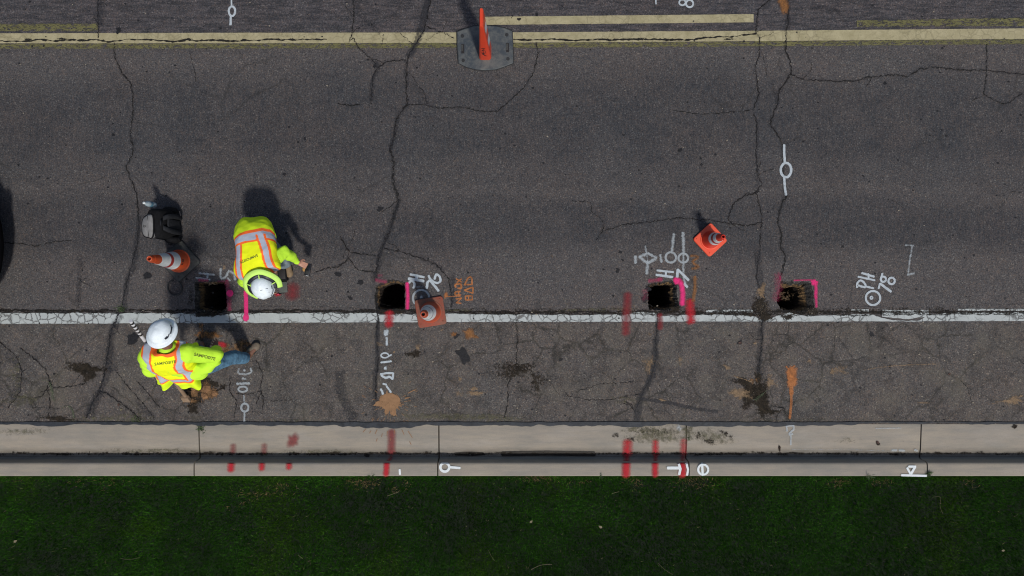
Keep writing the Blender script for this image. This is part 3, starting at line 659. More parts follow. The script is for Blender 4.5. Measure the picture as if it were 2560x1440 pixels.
mark('survey_mark', M['red_spray'], 'short red stripe on the white line under the second pit', [('s',[(973,782),(973,800),(972,814)],20,.85)])
mark('survey_mark', M['red_faint'], 'faded red stripe crossing the white line left of the third pit', [('s',[(1569,735),(1567,780),(1564,835)],18,.95)])
mark('survey_mark', M['red_faint'], 'faded red stripe under the third pit', [('s',[(1649,786),(1651,800),(1650,822)],13,1.0)])
mark('survey_mark', M['red_faint'], 'faint red patch right of the bending worker', [('s',[(732,716),(731,742)],26,.85)])
mark('survey_mark', M['red_spray'], 'small red-pink paint stain near the worker feet', [('b',556,861,12,6,10,.8),('b',694,737,8,4,0,.7)])
mark('survey_letters', M['orange_spray'], 'orange sprayed letters NEX RAD with an arrow', [
 ('s',z5([(1575,375),(1662,425)]),3.5),('s',z5([(1660,375),(1590,430)]),3.5),('s',z5([(1570,510),(1560,470),(1640,455),(1655,520),(1600,530)]),4),('s',z5([(1645,580),(1565,590),(1570,640),(1650,635)]),4),('s',z5([(1610,585),(1610,640)]),3),
 ('s',z5([(1570,700),(1660,690)]),3.5),('s',z5([(1660,690),(1575,765)]),3.5),('s',z5([(1575,765),(1655,775)]),3.5),
 ('s',z5([(1712,470),(1835,465)]),3.5),('s',z5([(1835,465),(1825,355),(1770,360),(1712,470)]),3.5),('s',z5([(1710,560),(1845,515)]),3.5),('s',z5([(1845,515),(1845,610)]),3.5),('s',z5([(1710,560),(1845,610)]),3.5),
 ('s',z5([(1725,720),(1835,715)]),3.5),('s',z5([(1725,650),(1725,720)]),3.5),('s',z5([(1780,650),(1780,715)]),3),('s',z5([(1725,655),(1840,650),(1835,715)]),3.5),
 ('s',z5([(1385,665),(1640,660)]),2.5,.8),('b',900+1410/6.544,640+640/6.544,6,9,20,.85)])
mark('survey_mark', M['ochre'], 'ochre blotches below the dusty cone', [('b',1174,834,17,13,20,.95),('b',1134,835,9,6,0,.8),('b',1190,842,10,5,0,.6)])
mark('survey_mark', M['ochre'], 'ochre arrow beside the small bright cone', [('s',[(1728,640),(1745,642),(1732,655),(1746,668),(1730,672)],8,.8),('s',[(1737,692),(1738,720),(1733,752)],8,.85)])
mark('survey_mark', M['orange_spray'], 'orange arrow near the kerb', [('b',1979,932,14,18,0,1.2),('b',1979,953,15,15,0,1.5),('s',[(1979,968),(1979,985)],9,1.0),('s',[(1979,985),(1978,1010),(1975,1046)],7,.75),('s',[(1966,916),(1975,925),(1987,914)],4,.7)])
mark('survey_mark', M['ochre'], 'rusty orange blot at the top edge', [('b',1960,18,12,20,0,.95),('b',1955,2,10,14,0,.8)])
mark('survey_mark', M['ochre'], 'ochre letters under the standing worker shadow', [('s',[(505,806),(507,842)],5,.6),('s',[(494,838),(500,832),(506,842),(515,830),(522,842),(532,832),(545,842)],6,.8)])

# ------------------------------------------------------------------ gutter, kerb
FL = P(0, 1141).y-.005; F0 = P(0, 1143.5).y; KT = .125
ytop0 = P(0, 1160, KT).y; yback = P(0, 1190.5, KT).y
prof_g = [(ROAD_Y0+.004, -.25), (ROAD_Y0+.004, .003), (ROAD_Y0-.006, .006), (ROAD_Y0-.30, -.012), (FL+.02, -.030), (FL, -.031)]
prof_k = [(FL-.003, -.031), (FL-.018, -.026), (FL-.03, -.008), (ytop0+.022, .085), (ytop0+.014, .108), (ytop0, .121), (ytop0-.018, KT), (yback+.012, KT), (yback, .115), (yback, -.25)]
def surf_z(px, py):
    """height of gutter/kerb surface seen at that pixel"""
    if py >= 1159: return KT+.002
    if py >= 1143.5: return -.02+(py-1143.5)/15.5*.145
    pr = prof_g[1:]; z = 0
    for _ in range(6):
        y = P(px, py, z).y
        ys = [-p[0] for p in pr]; z = float(np.interp(-y, ys, [p[1] for p in pr]))
    return z
joints = [-5200, -3900, -2000+1400, 497, 1097, 1716, 2303, 2900, 4100, 5600]
joints = [P(j, 1100).x if -6000 < j < 9000 else j for j in joints]
def extr(name, prof, parent=None):
    v = []; f = []; mx = .008
    for a, b in zip(joints[:-1], joints[1:]):
        n = max(2, int((b-a)/.25)); xs = np.linspace(a+mx, b-mx, n); base = len(v)
        for i, x in enumerate(xs):
            e = .004 if i in (0, n-1) else 0
            for (y, z) in prof: v.append((x, y, z-e+(.0015*noise.noise(Vector((x*.8, y*3, 0))) if z > -.1 else 0)))
        m = len(prof)
        for i in range(n-1):
            for k in range(m-1): f.append((base+i*m+k, base+i*m+k+1, base+(i+1)*m+k+1, base+(i+1)*m+k))
        f.append([base+k for k in range(m)]); f.append([base+(n-1)*m+k for k in range(m)][::-1])
    o = mesh_obj(name, v, f, M['concrete'], parent); return o
gutter = extr('gutter', prof_g); tag(gutter, 'shallow concrete gutter pan', kind='structure')
kerb = extr('kerb', prof_k); tag(kerb, 'raised concrete kerb between gutter and lawn', kind='structure')
for o in (gutter, kerb):
    bm = bmesh.new(); bm.from_mesh(o.data); bmesh.ops.recalc_face_normals(bm, faces=bm.faces); bm.to_mesh(o.data); bm.free(); smooth_by_angle(o, 35)
bm = bmesh.new(); add_box(bm, (0, (ROAD_Y0+yback)/2, -.16), (60, abs(yback-ROAD_Y0)-.03, .20)); 
sub = bm_obj('ground', bm, M['soil']); tag(sub, kind='structure')
# sealant between road and gutter
D = Decals(); random.seed(21)
def sy(x): return 1058.5+fn(x, 60, 71)*2+np.interp(x, [-500, 400, 640, 900, 960, 1020, 1100, 1900, 2100, 2300, 3000], [-1, 0, 1, 1, 6, 2, 0, 1, 1, -2, -1])
top_ = []; bot_ = []
for x in range(-900, 3400, 7):
    th = max(.6, np.interp(x, [-500, 380, 520, 900, 970, 1080, 1300, 1480, 2000, 2150, 2240, 2440, 2480, 3400], [6, 6, 9, 9, 15, 9, 8, 9, 9, 6, 1.5, 1.5, 5, 4])+fn(x, 19, 72)*4+fn(x, 47, 74)*5)
    top_.append((x, 1055+fn(x, 30, 73)*1.5)); bot_.append((x, 1056+th))
D.poly(top_, bot_, zf=lambda x, y: .0065, edge=.08)
D.build('joint_sealant', M['tar_solid'], gutter, 'dark sealant between asphalt and gutter')
def kmark(name, mat, label, items, parent):
    D = Decals()
    for it in items:
        k = it[0]
        if k == 's':
            pts = it[1]; dn = []
            for a, b in zip(pts[:-1], pts[1:]):
                n = max(1, int(math.dist(a, b)/2.5)); dn += [(a[0]+(b[0]-a[0])*q/n, a[1]+(b[1]-a[1])*q/n) for q in range(n)]
            dn.append(pts[-1]); D.stroke(dn, it[2], it[3] if len(it) > 3 else 1, zf=surf_z, curve=False, soft='red' in mat.name)
        elif k == 'c': D.circle(*it[1:], zf=surf_z)
        elif k == 'b': D.blob(*it[1:7], surf_z, *it[8:])
    return D.build(name, mat, parent, label)
RS = M['red_spray']
kmark('survey_mark', RS, 'seven red sprayed stripes on the kerb top', [('s',[(578,1157),(577,1177)],15,1),('s',[(655,1156),(654,1174)],13,.95),('s',[(723,1155),(722,1171)],13,.95),('s',[(967,1156),(965,1188)],12,1.15),('s',[(1566,1156),(1565,1189)],17,1.15),('s',[(1638,1156),(1638,1189)],13,1.1),('s',[(1706,1158),(1707,1189)],16,1.1)], kerb)
kmark('survey_mark', M['red_faint'], 'fainter red stripes across the gutter', [('s',[(583,1113),(582,1130)],14,.75),('s',[(661,1112),(660,1130)],14,.7),('b',732,1103,15,17,0,1),('s',[(979,1078),(979,1105),(978,1133)],17,1.1)], gutter)
kmark('survey_mark', RS, 'three red stripes across the gutter', [('s',[(1569,1104),(1568,1137)],20,.9),('s',[(1639,1102),(1639,1137)],14,.8),('s',[(1709,1100),(1708,1137)],14,.6)], gutter)
kmark('survey_mark', RS, 'red paint running down the kerb face', [('s',[(979,1143),(970,1154)],8,.6),('s',[(1567,1142),(1566,1154)],12,.7),('s',[(1639,1142),(1639,1154)],9,.6),('s',[(1707,1142),(1707,1154)],10,.6)], kerb)
kmark('survey_mark', M['white_bright'], 'white sprayed ring with a tail on the kerb', [('c',1112,1168,11,11,6,1.1),('s',[(1125,1168),(1150,1170)],5.5,1.1)], kerb)
kmark('survey_mark', M['white_bright'], 'short white tick on the kerb', [('s',[(999,1174),(1000,1186)],5)], kerb)
kmark('survey_mark', M['white_bright'], 'white sprayed T shape beside a red stripe', [('s',[(1669,1170),(1698,1170)],7,1.1),('s',[(1697,1160),(1701,1172),(1698,1186)],6,1),('s',[(1716,1158),(1720,1174),(1718,1188)],5,1)], kerb)
kmark('survey_mark', M['white_bright'], 'white sprayed circle with a bar through it', [('c',1758,1174,12.5,12.5,5,1.1),('s',[(1755,1158),(1757,1188)],5.5,1.1)], kerb)
kmark('survey_mark', M['white_bright'], 'white sprayed triangle over a line', [('s',[(2268,1170),(2277,1186)],5,1.2),('s',[(2277,1186),(2288,1167)],5.5,1.2),('s',[(2272,1166.5),(2289,1166.5)],5,1.2),('s',[(2254,1188),(2316,1189.5)],5,1.2)], kerb)
kmark('survey_mark', WF, 'white question-mark shape in the gutter', [('s',[(1966,1066),(1968,1078)],4,.9),('s',[(1964,1064),(1984,1064),(1984,1074),(1973,1084)],4.5,.9),('s',[(1973,1087),(1982,1085)],4,.9),('s',[(1977,1086),(1977,1112)],4,.8)], gutter)
kmark('survey_mark', WF, 'faint white dabs in the gutter', [('s',[(2230,1126),(2242,1126)],5,.9),('s',[(2248,1126),(2262,1127)],5,.9),('s',[(2287,1125),(2293,1127)],5,.8),('s',[(2190,1071),(2252,1070)],3,.6),('b',1697,1070,8,9,0,.7),('s',[(1980,1124),(2100,1123),(2230,1128)],2,.35)], gutter)
kmark('gutter_stain', M['grime'], 'two dark wet patches in the gutter bottom', [('b',1172,1135,38,5,0,1.2,None,.15,.7),('s',[(1256,1135),(1300,1134),(1370,1133),(1430,1134),(1486,1135)],11,1.2),('b',918,1139,7,4,0,1),('b',343,1133,6,5,0,.8)], gutter)
kmark('gutter_stain', M['moss'], 'mossy grime patch on the gutter', [('b',1640,1088,85,24,0,.62),('b',1780,1092,50,18,10,.55),('b',1720,1080,16,30,0,.6),('b',1600,1075,60,12,0,.5),('b',50,1080,80,10,0,.4),('b',400,1127,120,6,0,.45),('b',800,1130,100,6,0,.5),('b',2120,1100,30,8,0,.35)], gutter)
kmark('gutter_stain', M['dirt_dark'], 'dark flecks of grime', [('b',1540,1088,12,7,0,.5),('b',1580,1100,14,7,0,.45),('b',1640,1080,60,12,0,.3),('b',1775,1105,16,8,20,.6),('b',1745,1090,14,10,0,.5),('b',1815,1085,22,7,30,.5),('b',2196,1109,8,5,40,.9),('b',1949,1121,4,8,-10,1),('b',2537,1067,7,6,0,.9),
   *[('b',x,1134+fn(x,30,81)*3,random.uniform(10,30),random.uniform(2,5),0,random.uniform(.35,.75)) for x in range(-100,2700,26)]], gutter)
kmark('mud_splash', M['mud'], 'thin rays of splashed mud', [('s',[(974+math.cos(a_)*r_, 1006+math.sin(a_)*r_),(974+math.cos(a_)*(r_+l_), 1006+math.sin(a_)*(r_+l_))],1.7,.7) for a_, r_, l_ in [(1.15,75,14),(1.0,85,20),(1.4,70,10),(1.65,72,12),(1.8,80,9),(2.0,75,12),(2.15,85,7),(1.9,95,8),(1.1,110,9),(1.55,90,6),(2.3,90,10)]], gutter)

# ------------------------------------------------------------------ lawn
GZ = .062
def lawn_mat():
    t = NT('lawn_soil'); c = t.ramp(t.noise(9, 5, .7), [(.3, (.003, .006, .002)), (.7, (.006, .014, .003))]); t.color(c); t.rough(1); t.bump(t.noise(40, 4, .7), 1, .03); return t.m
bm = bmesh.new(); ys = np.concatenate([np.linspace(yback+.002, -4.6, 26), np.linspace(-5, -40, 10)]); xs = np.linspace(-30, 30, 240)
def lz(x, y): return GZ+.018*noise.noise(Vector((x*.9, y*.9, 3)))+.008*noise.noise(Vector((x*4, y*4, 3)))-.02*max(0, 1-abs(y-yback)/.05)
grid = [[bm.verts.new((x, y, lz(x, y))) for y in ys] for x in xs]
for i in range(len(xs)-1):
    for j in range(len(ys)-1): bm.faces.new((grid[i][j], grid[i][j+1], grid[i+1][j+1], grid[i+1][j]))
lawn = bm_obj('lawn', bm, lawn_mat(), smooth=True); tag(lawn, kind='structure')
def fnoise(x, y, seed):   # cheap vectorised value noise
    r = np.random.default_rng(seed); n = 256; g = r.random((n, n)); xi = np.floor(x).astype(int); yi = np.floor(y).astype(int); fx = x-xi; fy = y-yi
    fx = fx*fx*(3-2*fx); fy = fy*fy*(3-2*fy)
    a = g[xi % n, yi % n]; b = g[(xi+1) % n, yi % n]; c = g[xi % n, (yi+1) % n]; d = g[(xi+1) % n, (yi+1) % n]
    return (a*(1-fx)+b*fx)*(1-fy)+(c*(1-fx)+d*fx)*fy
NB = 330000
bx = rng.uniform(-7.4, 7.4, NB); by = yback+.008-rng.random(NB)*2.0; by[:24000] = yback-.002-rng.random(24000)*.03
ru, rv = bx*.86+by*.5, by*.86-bx*.5
clump = .34*fnoise(ru*1.1+9, rv*1.5+40, 1)+.26*fnoise(bx*2.7+50-by, by*3.1+60+bx*.4, 11)+.22*fnoise(ru*6.5+90, rv*6.5+99, 2)+.18*fnoise(bx*17+200, by*17+99, 3)
keep = rng.random(NB) < .45+1.1*clump
edge_d = (yback-by)
bx, by, clump, edge_d = bx[keep], by[keep], clump[keep], edge_d[keep]; nb = len(bx)
Ln = (.022+.035*rng.random(nb))*(.7+.6*clump)*(1+.8*(edge_d < .02)*fnoise(bx*9, by*0+3, 21)**2); wd = .0016+.0022*rng.random(nb)
ang = rng.uniform(0, 2*np.pi, nb)+1.2*(fnoise(bx*2.3, by*2.3, 5)-.5); lean = .35+1.0*rng.random(nb)
hx = np.cos(ang)*np.sin(lean)*Ln; hy = np.sin(ang)*np.sin(lean)*Ln; hz = np.cos(lean)*Ln
z0 = np.array([lz(a, b) for a, b in zip(bx, by)])
px_, py_ = -np.sin(ang)*wd, np.cos(ang)*wd
V = np.empty((nb, 5, 3))
V[:, 0] = np.c_[bx-px_, by-py_, z0-.004]; V[:, 1] = np.c_[bx+px_, by+py_, z0-.004]
V[:, 2] = np.c_[bx+hx*.55-px_*.8, by+hy*.55-py_*.8, z0+hz*.65]; V[:, 3] = np.c_[bx+hx*.55+px_*.8, by+hy*.55+py_*.8, z0+hz*.65]
V[:, 4] = np.c_[bx+hx, by+hy, z0+hz]
Cc = np.empty((nb, 3)); r1 = rng.random(nb)
Cc[:] = np.array([.006, .030, .003])*(1-r1[:, None])+np.array([.024, .070, .007])*r1[:, None]
tip = rng.random(nb) < .12; Cc[tip] *= 1.9; Cc *= (.15+1.5*clump**1.3+.75*np.exp(-edge_d/.09))[:, None]
yel = fnoise(bx*2.1, by*2.1, 8); m_ = .5*np.clip((yel-.66)*4, 0, 1)[:, None]; Cc = Cc*(1-m_)+Cc*np.array([1.7, 1.15, .9])*m_
dry = np.zeros(nb)
for px, py, rx, ry, s_ in [(910,1209,34,10,1),(1590,1207,18,12,.7),(1345,1198,45,7,.8),(1735,1203,42,14,.65),(2100,1206,22,8,.6),(2210,1206,24,8,.6),(1450,1205,26,8,.35),(985,1222,10,14,.5),(1015,1212,8,10,.5),(650,1235,50,5,.5),(700,1217,14,8,.5),(190,1205,20,8,.35),(275,1208,30,8,.3),(2430,1210,22,8,.3),(60,1200,60,6,.2)]+[(570+k*12, 1276-k*5, 8, 3.2, .42) for k in range(13)]:
    c = P(px, py, GZ+.03); sx = rx/208; sy_ = ry/208
    dry = np.maximum(dry, s_*np.exp(-(((bx-c.x)/sx)**2+((by-c.y)/sy_)**2)))
dm = (rng.random(nb) < dry*.7)[:, None]; Cc = np.where(dm, np.array([.17, .125, .060])*(.5+.8*rng.random(nb))[:, None], Cc)
st = (rng.random(nb) < .004)[:, None]; Cc = np.where(st, np.array([.14, .13, .07]), Cc)
me = bpy.data.meshes.new('grass'); nv = nb*5
me.vertices.add(nv); me.vertices.foreach_set('co', V.reshape(-1))
base = (np.arange(nb)*5)[:, None]
tri = (base+np.array([0, 1, 3, 0, 3, 2, 2, 3, 4])).reshape(-1)
me.loops.add(len(tri)); me.loops.foreach_set('vertex_index', tri.astype(np.int32)); nt_ = nb*3
me.polygons.add(nt_); me.polygons.foreach_set('loop_start', (np.arange(nt_)*3).astype(np.int32)); me.update(calc_edges=True)
ca = me.color_attributes.new('blade', 'FLOAT_COLOR', 'POINT')
ca.data.foreach_set('color', np.c_[np.repeat(Cc, 5, axis=0), np.ones(nv)].reshape(-1).astype(np.float32))
t = NT('grass_blades'); t.l(t.attr('blade', 'Color'), t.b.inputs['Base Color']); t.rough(1); t.b.inputs['Specular IOR Level'].default_value = .03
me.materials.append(t.m); grass = bpy.data.objects.new('grass', me); C.objects.link(grass)
tag(grass, 'short dark green lawn grass beside the kerb', 'grass', kind='stuff')

# weeds, sprigs, twigs
def mgreen(name, c): return simple(name, c, .7, .35, 60, 0)
M['weed'] = mgreen('weed_green', (.045, .075, .022)); M['sprig'] = mgreen('sprig_green', (.085, .11, .055)); M['straw'] = simple('straw', (.15, .13, .075), .8, .3, 50, 0)
M['leaf_brown'] = simple('dead_leaf', (.05, .022, .014), .7, .4, 80, 0)
def tuft(px, py, z, n, L, label, spread=.012, sx=1, mat='weed', name='weed', cat='weed', group='weeds in the joints'):
    c = P(px, py, z); bm = bmesh.new()
    for _ in range(n):
        a = random.uniform(0, 6.28); b = c+Vector((random.gauss(0, spread)*sx, random.gauss(0, spread), 0)); l = L*random.uniform(.5, 1.2); el_ = random.uniform(.2, 1.1)
        d = Vector((math.cos(a)*math.cos(el_), math.sin(a)*math.cos(el_), math.sin(el_)))*l; s_ = Vector((-math.sin(a), math.cos(a), 0))*random.uniform(.0015, .003)
        v = [bm.verts.new(b-s_), bm.verts.new(b+s_), bm.verts.new(b+d*.6+s_), bm.verts.new(b+d), bm.verts.new(b+d*.6-s_)]; bm.faces.new(v)
    o = bm_obj(name, bm, M[mat], recalc=False); tag(o, label, cat, group); return o
random.seed(33)
tuft(303, 772, 0, 70, .035, 'weed tuft in the road joint above the standing worker', .018, 1.6)
tuft(503, 1070, 0, 80, .035, 'weed tuft at the gutter joint below the standing worker', .022)
tuft(2322, 1184, .12, 60, .05, 'weed tuft on the kerb joint beside the white triangle', .014)
tuft(340, 1050, 0, 60, .03, 'low weed patch at the road edge left of the gutter joint', .022, 1.8)
tuft(1722, 1095, -.01, 50, .02, 'thin moss-like weed along the gutter joint near the red stripes', .016, .3)
for px, lb in ((2166, 'left of two small weeds leaning over the kerb top'), (2175, 'right of two small weeds leaning over the kerb top'), (1500, 'tiny weed over the kerb edge above the dry grass strip'), (930, 'tiny weed over the kerb edge near the short white tick')):
    tuft(px, 1189, .12, 9, .06, lb, .006)
def sprig(px, py, pts, label, L=.035, mat='sprig', n=26, name='leaf_sprig', cat='sprig', needle=True, r=.0016):
    bm = bmesh.new(); pp = [P(x, y, z) for x, y, z in pts]; pp2 = [Vector(p) for p in catmull([tuple(p) for p in pp], 6)]
    add_tube(bm, pp2, r, 5)
    if needle:
        for k in range(n*3):
            i = random.randrange(len(pp2)//3, len(pp2)-1); p = pp2[i]; t_ = (pp2[i+1]-p).normalized(); s_ = Vector((-t_.y, t_.x, 0))*random.choice([-1, 1])
            d = (t_*random.uniform(.5, 1)+s_*random.uniform(.3, .8)+Vector((0, 0, random.uniform(0, .4)))).normalized()*L*random.uniform(.5, 1); w_ = t_.cross(Vector((0, 0, 1)))*.0012
            bm.faces.new([bm.verts.new(p-w_), bm.verts.new(p+w_), bm.verts.new(p+d)])
    o = bm_obj(name, bm, M[mat], recalc=False); tag(o, label, cat); return o
sprig(0, 0, [(104,950,.004),(122,955,.01),(130,975,.012),(133,1000,.008)], 'larger feathery green sprig fallen on the cracked shoulder', .06, n=30)
sprig(0, 0, [(155,1020,.004),(170,1015,.01),(182,1028,.012),(184,1045,.008)], 'smaller feathery green sprig near the dark dirt patch', .05, n=20)
sprig(0, 0, [(1917,975,.01),(1905,987,.016),(1888,1000,.012)], 'green sprig lying on the crumbled hole in the shoulder', .05, n=20)
TW = [([(1328,1424),(1352,1413),(1380,1411)], 'pale forked twig on the lawn, lowest of its area'), ([(1645,1408),(1662,1424),(1682,1437)], 'thin slanting straw stalk on the dark lawn near the bottom edge'), ([(300,1395),(320,1399),(350,1394)], 'forked pale stalk on the left part of the lawn'),
      ([(2331,1243),(2351,1243),(2350,1265),(2357,1284)], 'hooked pale stalk on the right part of the lawn'), ([(968,1240),(985,1234),(998,1229)], 'short tan stick just below the kerb'), ([(1530,1234),(1540,1231),(1548,1229)], 'short pale stick below the kerb left of the red stripes'), ([(745,1387),(752,1393),(757,1397)], 'short pale stick low on the lawn'),
      ([(1221,1375),(1228,1390),(1237,1402)], 'thin curved straw in the middle of the lawn'), ([(2185,1340),(2182,1352)], 'tiny pale straw on the right lawn'), ([(1408,775),(1418,765),(1408,745)], 'thin dry stalk on the road above the white line')]
for k, (pts, lb) in enumerate(TW):
    zz = .105 if pts[0][1] > 1190 else .004
    sprig(0, 0, [(x, y, zz+.006*math.sin(i*2)) for i, (x, y) in enumerate(pts)], lb, mat='straw', name='twig' if k in (0, 4, 5, 6) else 'straw_stalk', cat='twig' if k in (0, 4, 5, 6) else 'straw', needle=False, r=.0022 if k in (0, 4, 5, 6) else .0011)
def leaf(px, py, z, L, ang, mat, label, name='dead_leaf', cat='leaf'):
    c = P(px, py, z); bm = bmesh.new(); n = 8; top = []
    for k in range(n+1):
        f = k/n; w_ = math.sin(math.pi*f**.8)*.3*L; x = (f-.5)*L
        top.append((x, w_, .12*L*math.sin(f*3)))
    a = R(ang); R3 = Matrix.Rotation(a, 3, 'Z')
    up = [bm.verts.new(c+R3@Vector((x, w_, zz+.15*w_))) for x, w_, zz in top]; mid = [bm.verts.new(c+R3@Vector((x, 0, zz))) for x, w_, zz in top]; dn = [bm.verts.new(c+R3@Vector((x, -w_, zz+.25*w_))) for x, w_, zz in top]
    for k in range(n): bm.faces.new((mid[k], mid[k+1], up[k+1], up[k])); bm.faces.new((dn[k], dn[k+1], mid[k+1], mid[k]))
    bmesh.ops.remove_doubles(bm, verts=bm.verts, dist=.0003)
    o = bm_obj(name, bm, M[mat], recalc=False); tag(o, label, cat); return o
leaf(2194, 1106, -.004, .05, -50, 'leaf_brown', 'dark dead leaf with a stem in the gutter near the faint square'); leaf(1948, 1119, -.01, .045, 100, 'leaf_brown', 'small dark upright leaf in the gutter below the question-mark paint')
leaf(2537, 1067, 0, .055, 10, 'leaf_brown', 'reddish dead leaf at the road edge on the far right'); leaf(297, 1012, .003, .045, 80, 'leaf_brown', 'red-brown leaf on the shoulder by the wide crack')
leaf(1850, 857, .002, .05, 20, 'leaf_brown', 'small dark leaf on the shoulder below the third pit'); leaf(2373, 935, .003, .04, 30, 'leaf_brown', 'reddish leaf alone on the right shoulder'); leaf(303, 1024, .003, .04, 20, 'straw', 'pale yellow leaf on the shoulder by the wide crack'); leaf(1328, 1304, .11, .045, 40, 'straw', 'pale brown leaf on the lawn'); leaf(1501, 1317, .11, .05, 150, 'straw', 'pale curled leaf in the middle of the lawn'); leaf(2508, 1376, .11, .04, 10, 'straw', 'light leaf on the far right of the lawn'); leaf(39, 1353, .11, .05, 30, 'straw', 'pale narrow leaf on the far left of the lawn')

# gravel: loose grit nobody could count
def gravel():
    v = []; f = []; mi = []
    ico = bmesh.new(); bmesh.ops.create_icosphere(ico, subdivisions=1, radius=1); iv = [q.co.copy() for q in ico.verts]; fi = [[q.index for q in p.verts] for p in ico.faces]; ico.free()
    def stone(x, y, r_, z, m_):
        b = len(v); s_ = Vector((random.uniform(.7, 1.3), random.uniform(.7, 1.3), random.uniform(.5, .9)))*r_; rot = Matrix.Rotation(random.uniform(0, 6.28), 3, 'Z'); c = P(x, y, z)
        for q in iv: v.append(c+rot@Vector((q.x*s_.x, q.y*s_.y, q.z*s_.z))*random.uniform(.8, 1.15))
        for p in fi: f.append([i+b for i in p]); mi.append(m_)
    def sc_(cx, cy, sx, sy_, n, rmax, pal, z=.003):
        for _ in range(n): stone(random.gauss(cx, sx), (random.gauss(cy, sy_) if cy > 1100 else min(1052, random.gauss(cy, sy_))), random.uniform(.0015, rmax), z, random.choice(pal))
    for x in range(-100, 2660, 6):
        if random.random() < (.9 if x > 1150 else .45): stone(x+random.uniform(-3, 3), 778+random.gauss(0, 3)+(3 if x > 1150 else 0), random.uniform(.0015, .0045), .002, random.choice([0, 0, 1, 2]))
    sc_(640, 1137, 420, 2.2, 420, .004, [0, 1, 1, 2], -.029); sc_(1900, 1136, 420, 2.5, 420, .004, [0, 1, 1, 2], -.029); sc_(1150, 1137, 60, 2, 100, .005, [0, 0, 1], -.029)
    sc_(1885, 975, 14, 16, 420, .006, [0, 0, 1, 1, 2]); sc_(1905, 1015, 9, 20, 260, .005, [0, 1, 2]); sc_(1905, 768, 12, 14, 200, .006, [0, 1]); sc_(1895, 940, 4, 16, 80, .004, [0, 1])
    sc_(483, 990, 12, 12, 160, .007, [1, 3, 3]); sc_(520, 978, 12, 10, 160, .008, [1, 3, 3]); sc_(215, 925, 18, 9, 120, .005, [0, 0, 1]); sc_(2030, 778, 12, 5, 120, .006, [0, 1]); sc_(1840, 560, 20, 4, 80, .003, [1, 2])
    sc_(1300, 930, 30, 18, 120, .003, [0, 1]); sc_(585, 875, 22, 12, 120, .005, [3, 3, 1]); sc_(150, 1046, 25, 4, 80, .004, [0, 1]); sc_(1150, 1046, 160, 4, 160, .003, [1, 2]); sc_(1625, 915, 6, 12, 60, .004, [3, 1]); sc_(1975, 785, 14, 3, 60, .005, [0, 1])
    for _ in range(420): stone(random.uniform(-50, 2610), random.uniform(120, 1050), random.uniform(.0012, .003), .002, random.choice([0, 1, 2, 2]))
    mats = [simple('grit_dark', (.03, .027, .024), .9, .4, 90, 0), simple('grit_brown', (.10, .075, .05), .9, .4, 90, 0), simple('grit_pale', (.26, .24, .20), .9, .3, 90, 0), simple('grit_soil', (.20, .105, .05), .9, .3, 90, 0)]
    o = mesh_obj('gravel', v, f, None, None, mats=mats); o.data.polygons.foreach_set('material_index', mi); tag(o, 'loose grit and crumbled asphalt along the joint and holes', 'gravel', kind='stuff')
random.seed(44); gravel()
# clods of clay by the standing worker
def clod(px, py, r_, label, seed):
    bm = bmesh.new(); bmesh.ops.create_icosphere(bm, subdivisions=4, radius=1); c = P(px, py, .0)
    for q in bm.verts:
        n_ = 1+.35*noise.noise(q.co*1.6+Vector((seed, 0, 0)))+.15*noise.noise(q.co*5+Vector((seed, 0, 0))); q.co = c+Vector((q.co.x*r_*n_*1.15, q.co.y*r_*n_, max(-.002, q.co.z*r_*.45*n_)))
    o = bm_obj('clay_clod', bm, M['clay'], smooth=True); tag(o, label, 'clod', 'clods of dug clay on the shoulder')
M['clay'] = simple('clay', (.20, .105, .048), .95, .4, 40, .8, .01)
clod(517, 972, .045, 'reddish clay clod below the standing worker, nearest the vest hem', 1); clod(536, 984, .035, 'pale clay clod right of the dug patch', 2); clod(512, 990, .04, 'flat clay clod at the bottom of the dug patch', 3); clod(484, 972, .03, 'small clay clod beside the pole tip', 4)

# ------------------------------------------------------------------ materials for the objects
def cloth(name, col, rough=.85, var=.08, n=7, em=None):
    t = NT(name); a = t.noise(n, 4, .6)
    t.color(t.ramp(a, [(.3, tuple(c*(1-var) for c in col)), (.7, tuple(min(1, c*(1+var)) for c in col))])); t.rough(rough)
    t.b.inputs['Specular IOR Level'].default_value = .2; t.bump(t.noise(320, 2, .5), .15, .001); return t.m
def dusty(name, col, dust, amt=.5, rough=.6, n=9):
    t = NT(name); c = t.mix(t.ramp(t.noise(n, 5, .7), [(.40, 0), (.68, amt)]), col, dust)
    c = t.mix(t.ramp(t.noise(n*6, 3, .7), [(.5, 0), (.75, amt*.6)]), c, dust)
    t.color(c); t.rough(rough); t.bump(t.noise(90, 3, .6), .2, .002); return t.m
M['cone_orange'] = dusty('cone_orange', (.50, .060, .012), (.30, .13, .07), .35, .5)
M['cone_bright'] = dusty('cone_bright', (.72, .075, .028), (.62, .14, .07), .3, .45)
M['cone_bright_dk'] = dusty('cone_bright_shaft', (.58, .030, .015), (.5, .07, .03), .3, .4)
M['cone_dull'] = dusty('cone_dull', (.42, .060, .020), (.20, .10, .06), .4, .6)
M['cone_base_dull'] = dusty('cone_base_dull', (.26, .055, .030), (.13, .085, .055), .85, .8)
M['band_white'] = dusty('band_white', (.62, .65, .65), (.36, .37, .37), .5, .4, 14)
M['band_red'] = dusty('band_red', (.33, .025, .02), (.25, .07, .05), .4, .5)
M['rubber_dust'] = dusty('rubber_dusty', (.030, .031, .029), (.075, .077, .070), .85, .8, 6)
M['rubber'] = dusty('rubber', (.013, .014, .015), (.04, .04, .04), .3, .7)
M['rubber_blue'] = dusty('rubber_blue_grey', (.034, .044, .054), (.14, .14, .125), .75, .75, 5)
